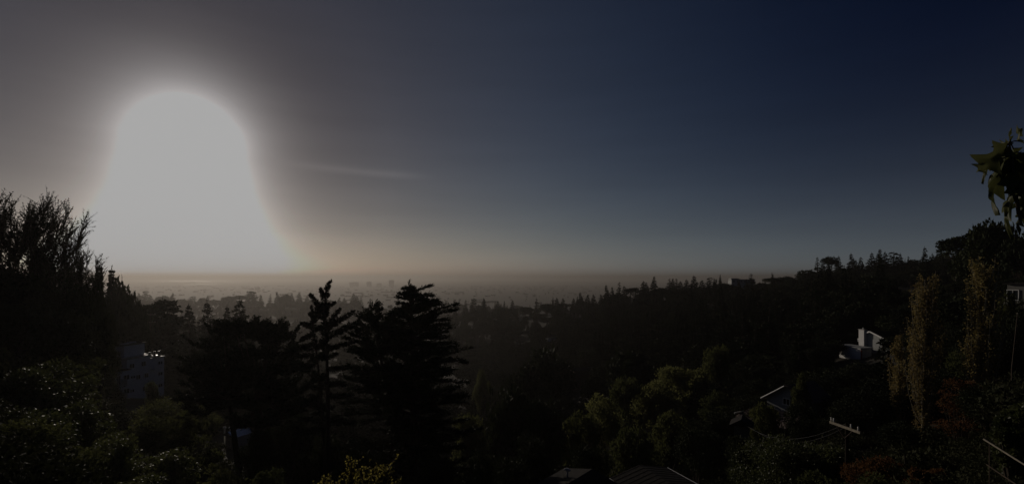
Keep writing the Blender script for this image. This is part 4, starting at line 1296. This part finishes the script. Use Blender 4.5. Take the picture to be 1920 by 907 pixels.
def small_buildings():
    def hut(px, py, Y, s, rz, label, wall='cream_stucco', roof='dark_roof', name='small_house', win=2):
        p = at(px, py, Y)
        b = gz(p.x, p.y)
        h = max(2.6, p.z - b + 0.5)
        r = empty(name, (p.x, p.y, p.z - h), label, 'house', None, math.radians(rz))
        bx('wall', (0, 0, h / 2 - 0.3), (s[0], s[1], h - 0.6), wall, r)
        V, Fs = prism([(-s[0] / 2 - 0.4, h - 0.62), (0, h + s[2]), (s[0] / 2 + 0.4, h - 0.62)], -s[1] / 2 - 0.4, s[1] / 2 + 0.4)
        poly_obj('roof', V, Fs, roof, r)
        for k in range(win):
            window(r, ((k - (win - 1) / 2) * s[0] * 0.5, -s[1] / 2 - 0.03, h - 1.9), s[0] * 0.22, 1.2, '-y')
        return r
    hut(1092, 596, 425, (9, 8, 1.2), -75, 'white house glinting high on the misty end of the hillside', 'white_paint')
    hut(1032, 630, 370, (8, 7, 1.0), -75, 'pale house lower in the misty valley side', 'white_paint')
    hut(978, 640, 400, (9, 7, 0.8), -70, 'bluish-white house lowest in the misty valley', 'white_paint')
    hut(1332, 588, 300, (8, 7, 1.0), -80, 'dim grey house among the trees of the dark hillside', 'grey_siding')
    h = hut(1090, 689, 215, (7, 10, 0.3), -76, 'long shed with pale lit roof edge in the middle of the canyon', 'dark_timber', 'dark_roof', 'canyon_shed', 1)
    bx('roof_edge', (0, -5.5, 10.4), (8.0, 0.3, 0.35), 'white_paint', h)
    h.children[-1].location.z = h.children[1].bound_box[1][2] - 0.45
    hut(1702, 602, 128, (5, 6, 0.4), -75, 'low brownish roof beside the taller poplar', 'dark_timber', 'brown_shingle', 'small_house', 0)
    r = hut(446, 806, 88, (3.0, 3.0, 0.25), -30, 'small hut with pale flat roof behind the leaning cypress trunks', 'cream_stucco', 'glossy_flashing', 'garden_hut', 1)
    for k in (0, 1):
        p = at(421 + k * 11, 800, 88)
        q = empty('vent_stack', (p.x, p.y, gz(p.x, p.y) - 0.2), f'{("stubby", "second")[k]} white vent stack beside the small pale-roofed hut, {("farther from", "next to")[k]} it', 'vent')
        hh = p.z - q.location.z
        g = Geo()
        g.tube([(0, 0, 0), (0, 0, hh - 0.2)], 0.13, 8)
        g.obj('stack', MATS['white_paint'], q, True)
        g = Geo()
        g.tube([(0, 0, hh - 0.2), (0, 0, hh), (0, 0, hh + 0.08)], [0.3, 0.3, 0.06], 8)
        g.obj('stack_cap', MATS['white_paint'], q, True)
    r = hut(232, 800, 48, (2.6, 3.0, 0.3), -60, 'little dark shed roof with a bright edge below the apartment block', 'dark_timber', 'dark_roof', 'garden_shed', 1)
    bx('roof_edge', (1.75, 0, 2.6), (0.1, 3.6, 0.08), 'glossy_flashing', r)
    r.children[-1].location.z = r.children[1].bound_box[0][2] + 0.08
    r = hut(1391, 782, 46, (1.3, 1.3, 0.06), -30, 'small plain grey box-like shed below the brown roof', 'dull_siding', 'dark_roof', 'garden_shed', 0)
    hut(298, 622, 285, (7, 8, 0.9), -40, 'small roof glinting beside the utility pole beyond the apartment block', 'cream_stucco', 'glossy_flashing')
    hut(327, 634, 260, (5, 6, 0.6), -20, 'tiny glinting roof at the foot of the blunt column conifer', 'cream_stucco', 'glossy_flashing')
    # flat-roofed building on the ridge
    p = at(1390, 524, 430)
    b = gz(p.x, p.y)
    r = empty('flat_roofed_building', (p.x, p.y, b - 1), 'long flat-roofed building breaking the wooded skyline', 'building', None, math.radians(-8))
    hh = p.z - b + 1
    bx('wall', (0, 0, hh / 2), (20, 10, hh), 'grey_siding', r)
    bx('wall', (-7, 0, hh + 0.6), (6, 8, 1.2), 'grey_siding', r)
    bx('roof', (0, 0, hh + 0.15), (20.8, 10.8, 0.3), 'dark_roof', r)
    for k in range(6):
        window(r, (-8 + k * 3.2, -5.03, hh - 1.6), 1.8, 1.5, '-y')
    # grey house at the edge of the view
    p = at(1912, 533, 74)
    b = gz(p.x, p.y)
    r = empty('grey_house', (p.x, p.y, b - 2), 'pale grey house wall seen through branches at the edge of the view', 'house', None, math.radians(-72))
    hh = p.z - b + 2
    bx('wall', (2.0, 4, hh / 2), (7, 8, hh), 'dull_siding', r)
    bx('roof', (2.0, 4, hh + 0.1), (7.8, 8.8, 0.2), 'dark_roof', r)
    bx('deck', (2.0, -0.9, hh - 3.6), (7, 1.8, 0.2), 'dull_siding', r)
    bx('deck_rail', (2.0, -1.75, hh - 3.0), (7, 0.08, 0.5), 'dull_siding', r)
    for k in range(3):
        window(r, (-0.8 + k * 2.8, -0.03, hh - 1.7), 1.4, 1.6, '-y')


def poles():
    p = at(1588, 800, 29.6)
    b = gz(p.x, p.y)
    r = empty('utility_pole', (p.x, p.y, b - 0.3), 'near utility pole whose pale sunlit crossarm carries white insulators', 'utility pole', None, math.radians(-80))
    h = p.z - b + 0.3
    g = Geo()
    g.tube([(0, 0, 0), (0, 0, h + 0.25)], [0.13, 0.10], 10)
    g.obj('pole', MATS['creosote_wood'], r, True)
    a = bx('crossarm', (0, -0.16, h), (2.2, 0.11, 0.14), 'weathered_wood', r)
    ins = Geo()
    ins.tube([(0, 0, 0), (0, 0, 0.06), (0, 0, 0.12), (0, 0, 0.15), (0, 0, 0.24), (0, 0, 0.27)], [0.02, 0.05, 0.06, 0.04, 0.05, 0.02], 10)
    me = ins.mesh('insulator', True)
    me.materials.append(MATS['porcelain'])
    for k in (-1.0, -0.8, 0.45, 0.95):
        link('insulator', me, a, (k, 0, 0.07))
    for s in (-1, 1):
        g = Geo()
        g.tube([(s * 0.6, -0.2, h - 0.06), (0, -0.17, h - 0.7)], 0.03, 6)
        g.obj('brace', MATS['dark_timber'], r)
    far = at(282, 586, 128)
    b2 = gz(far.x, far.y)
    r2 = empty('utility_pole', (far.x, far.y, b2 - 0.3), 'thin far utility pole against the haze beyond the apartment block', 'utility pole', None, math.radians(20))
    h2 = far.z - b2 + 0.3
    g = Geo()
    g.tube([(0, 0, 0), (0, 0, h2)], [0.2, 0.14], 8)
    g.obj('pole', MATS['dark_timber'], r2, True)
    for k in (0.5, 2.6):
        a2 = bx('crossarm', (0, -0.18, h2 - k), (2.6, 0.12, 0.16), 'weathered_wood', r2)
        for s in (-1.1, -0.5, 0.5, 1.1):
            link('insulator', me, a2, (s, 0, 0.08))
    A, B = Vector((p.x, p.y, p.z + 0.2)), at(1392, 790, 46)
    for n, (dx, sag) in enumerate(((-0.1, 1.3), (0.25, 1.6))):
        P = [A.lerp(B, t) + Vector((dx, 0, -sag * 4 * t * (1 - t))) for t in np.linspace(0, 1, 16)]
        g = Geo()
        g.tube(np.array(P), 0.014, 5)
        tag(g.obj('overhead_wire', MATS['black_wire'], None, True), f'{("upper", "lower")[n]} of two slack wires running from the near utility pole to the grey box-like shed', 'wire')
    top, bot = at(1908, 588, 40), at(1897, 692, 39)
    b = gz(bot.x, bot.y)
    r3 = empty('bare_pole', (bot.x, bot.y, b - 0.3), 'thin pale leaning pole below the grey house at the edge of the view', 'pole')
    g = Geo()
    o = Vector((bot.x, bot.y, b - 0.3))
    g.tube(np.array([(0, 0, 0), bot - o, top - o]), [0.045, 0.04, 0.03], 8)
    g.obj('shaft', MATS['dark_timber'], r3, True)
    g = Geo()
    g.tube(np.array([top - o, top - o + Vector((0, 0, 0.08))]), [0.06, 0.04], 8)
    g.obj('cap', MATS['weathered_wood'], r3, True)


def stair_rail():
    p0, p1 = at(1850, 826, 9.0), at(1876, 850, 8.7)
    d = (p1 - p0)
    d2 = Vector((d.x, d.y - 0.7, d.z - 0.12))
    r = empty('stair_rail', (p0.x, p0.y, p0.z - 1.1), 'weathered wooden handrail with posts leading down steps in the bottom corner', 'handrail')
    o = Vector(r.location)
    q0, q1 = p0 - o, p0 - o + d2 * 1.15
    g = Geo()
    g.tube(np.array([q0 - d2 * 0.06, q1]), 0.016, 6)
    g.obj('handrail', MATS['weathered_wood'], r)
    for t in (0.05, 0.92):
        c = q0.lerp(q1, t)
        g = Geo()
        g.tube(np.array([c + Vector((0, 0, -1.5)), c + Vector((0, 0, -0.02))]), 0.009, 8)
        g.obj('post', MATS['dark_timber'], r, True)
    for dz in (0.45,):
        g = Geo()
        g.tube(np.array([q0 - Vector((0, 0, dz)), q1 - Vector((0, 0, dz))]), 0.014, 6)
        g.obj('mid_rail', MATS['dark_timber'], r)
    g = Geo()
    g.tube(np.array([q0 - Vector((0, 0, 1.0)), q1 - Vector((0, 0, 1.0))]), 0.06, 4)
    g.obj('stringer', MATS['weathered_wood'], r)
    for k in range(5):
        c = q0.lerp(q1, (k + 0.5) / 5) + Vector((0.35, 0, -1.0 - 0.03))
        bx('tread', c, (0.75, 0.26, 0.05), 'dark_timber', r)


def towers():
    spec = [(692, 528, 5800, (58, 40), 'broad hazy tower block standing alone between low waterfront blocks'), (734, 525, 5800, (62, 40), 'tallest square hazy tower block on the far shore'), (664, 529, 5900, (110, 50), 'long low hazy block beside the broad tower on the far shore'),
            (711, 531, 5850, (60, 40), 'lowest hazy block between the two shore towers'), (483, 538, 4300, (36, 28), 'lone hazy tower block on the plain under the glare'), (472, 545, 4300, (40, 30), 'squat hazy block beside the lone tower under the glare')]
    for px, top, Y, (w, dp), lab in spec:
        p = at(px, top, Y)
        b = gz(p.x, p.y)
        h = max(14, p.z - b)
        r = empty('tower_block', (p.x, p.y, b - 2), lab, 'building', None, math.radians(15))
        bx('wall', (0, 0, h / 2), (w, dp, h), 'city_grey', r)
        bx('roof', (0, 0, h + 0.5), (w + 1.5, dp + 1.5, 1.0), 'dark_roof', r)
        bx('plant_room', (w * 0.1, 0, h + 3), (w * 0.4, dp * 0.5, 4), 'city_grey', r)
        for k in range(int(h / 7)):
            bx('window_band', (0, -dp / 2 - 0.06, 5 + k * 7), (w * 0.92, 0.4, 2.6), 'window_glass', r)
    rng = np.random.default_rng(3)
    g = Geo()
    for k in range(900):
        y = math.sqrt(rng.uniform(1500 ** 2, 6400 ** 2))
        x = (rng.uniform(-500, 1650) - CX) / F * y
        z = gz(x, y)
        if z < 81.5:
            continue
        s = rng.uniform(9, 26) * (2.2 if rng.uniform() < 0.08 else 1)
        g.box((x, y, z + 3), (s, s * rng.uniform(0.6, 1.4), rng.uniform(7, 13)), rng.uniform(0, 1.5))
    tag(g.obj('town', MATS['city_grey']), 'hazy sprawl of low houses covering the plain', 'town', kind='stuff')


def leafy_branch():
    """drooping lobed leaves on a twig close to the eye"""
    rng = np.random.default_rng(17)
    Y = 1.35
    tw = [at(1990, 440, Y + 0.05), at(1935, 415, Y + 0.02), at(1910, 400, Y), at(1903, 350, Y), at(1896, 290, Y - 0.01), at(1892, 268, Y - 0.01)]
    o = at(1990, 440, Y + 0.05)
    r = empty('leafy_branch', o, 'drooping twig of large lobed green leaves hanging close to the eye', 'branch')
    g = Geo()
    g.tube(np.array([v - o for v in tw]), [0.006, 0.006, 0.005, 0.004, 0.003, 0.002], 8)
    g.obj('twig', MATS['bark'], r, True)
    nt, nc = 29, 9
    T = np.linspace(0, 1, nt)
    lob = np.array([(0, .03), (.07, .20), (.12, .40), (.16, .22), (.22, .11), (.29, .17), (.40, .46), (.45, .26), (.50, .12), (.57, .11), (.66, .27), (.70, .16), (.78, .09), (.88, .05), (1, .0)])
    W = np.interp(T, lob[:, 0], lob[:, 1])
    leaves = [(1890, 272, 1833, 322, -0.05, .5, .06), (1893, 274, 1896, 240, 0.0, .5, .02), (1890, 284, 1858, 366, 0.03, .5, .05), (1894, 292, 1871, 404, -0.04, .42, .05), (1900, 278, 1920, 338, 0.05, .5, .04), (1904, 342, 1886, 406, -0.04, .55, .03),
              (1908, 350, 1900, 450, 0.03, .40, .05), (1915, 285, 1928, 385, -0.04, .55, .05), (1920, 345, 1922, 425, 0.04, .5, .05), (1894, 268, 1858, 276, 0.06, .55, .03), (1906, 300, 1880, 352, 0.06, .55, .04), (1912, 266, 1916, 240, .05, .6, .03),
              (1900, 300, 1906, 380, -.05, .5, .04), (1886, 280, 1842, 345, .05, .5, .05), (1914, 395, 1912, 440, .02, .5, .03)]
    for bx_, by, tx, ty, dy, wr, droop in leaves:
        b, t = at(bx_, by, Y), at(tx, ty, Y + dy)
        d = t - b
        L = d.length
        d.normalize()
        s = d.cross(Vector((rng.normal() * 0.8, 1.0, rng.normal() * 0.6))).normalized()
        n = s.cross(d).normalized()
        V = []
        for i, tt in enumerate(T):
            for j in range(nc):
                c = (j - (nc - 1) / 2) / ((nc - 1) / 2)
                w = c * W[i] * L * wr * 1.25
                fwd = abs(c) ** 1.5 * 0.5 * L * W[i] * (1 if tt > 0.2 else 0.4)
                lift = -0.28 * abs(w) + droop * math.sin(tt * math.pi) * L * 2.5 + 0.03 * L * math.sin(9 * tt + c * 3)
                V.append(tuple((b - o) + d * (tt * L + fwd) + s * w + n * lift))
        Fs = [(i * nc + j, i * nc + j + 1, (i + 1) * nc + j + 1, (i + 1) * nc + j) for i in range(nt - 1) for j in range(nc - 1)]
        me = mesh_np('leaf', np.array(V), np.array(Fs), True)
        lf = link('leaf', me, r, mat=MATS['plane_leaf'])
        near = min(tw[2:], key=lambda v: (v - b).length)
        g = Geo()
        g.tube(np.array([near - o, (near - o + b - o) / 2 + Vector((0, 0, 0.004)), b - o + d * 0.004]), 0.0016, 6)
        g.obj('leaf_stalk', MATS['bark'], lf, True)


apartment()
chimney_house()
brown_house()
bottom_roofs()
small_buildings()
poles()
stair_rail()
towers()
leafy_branch()
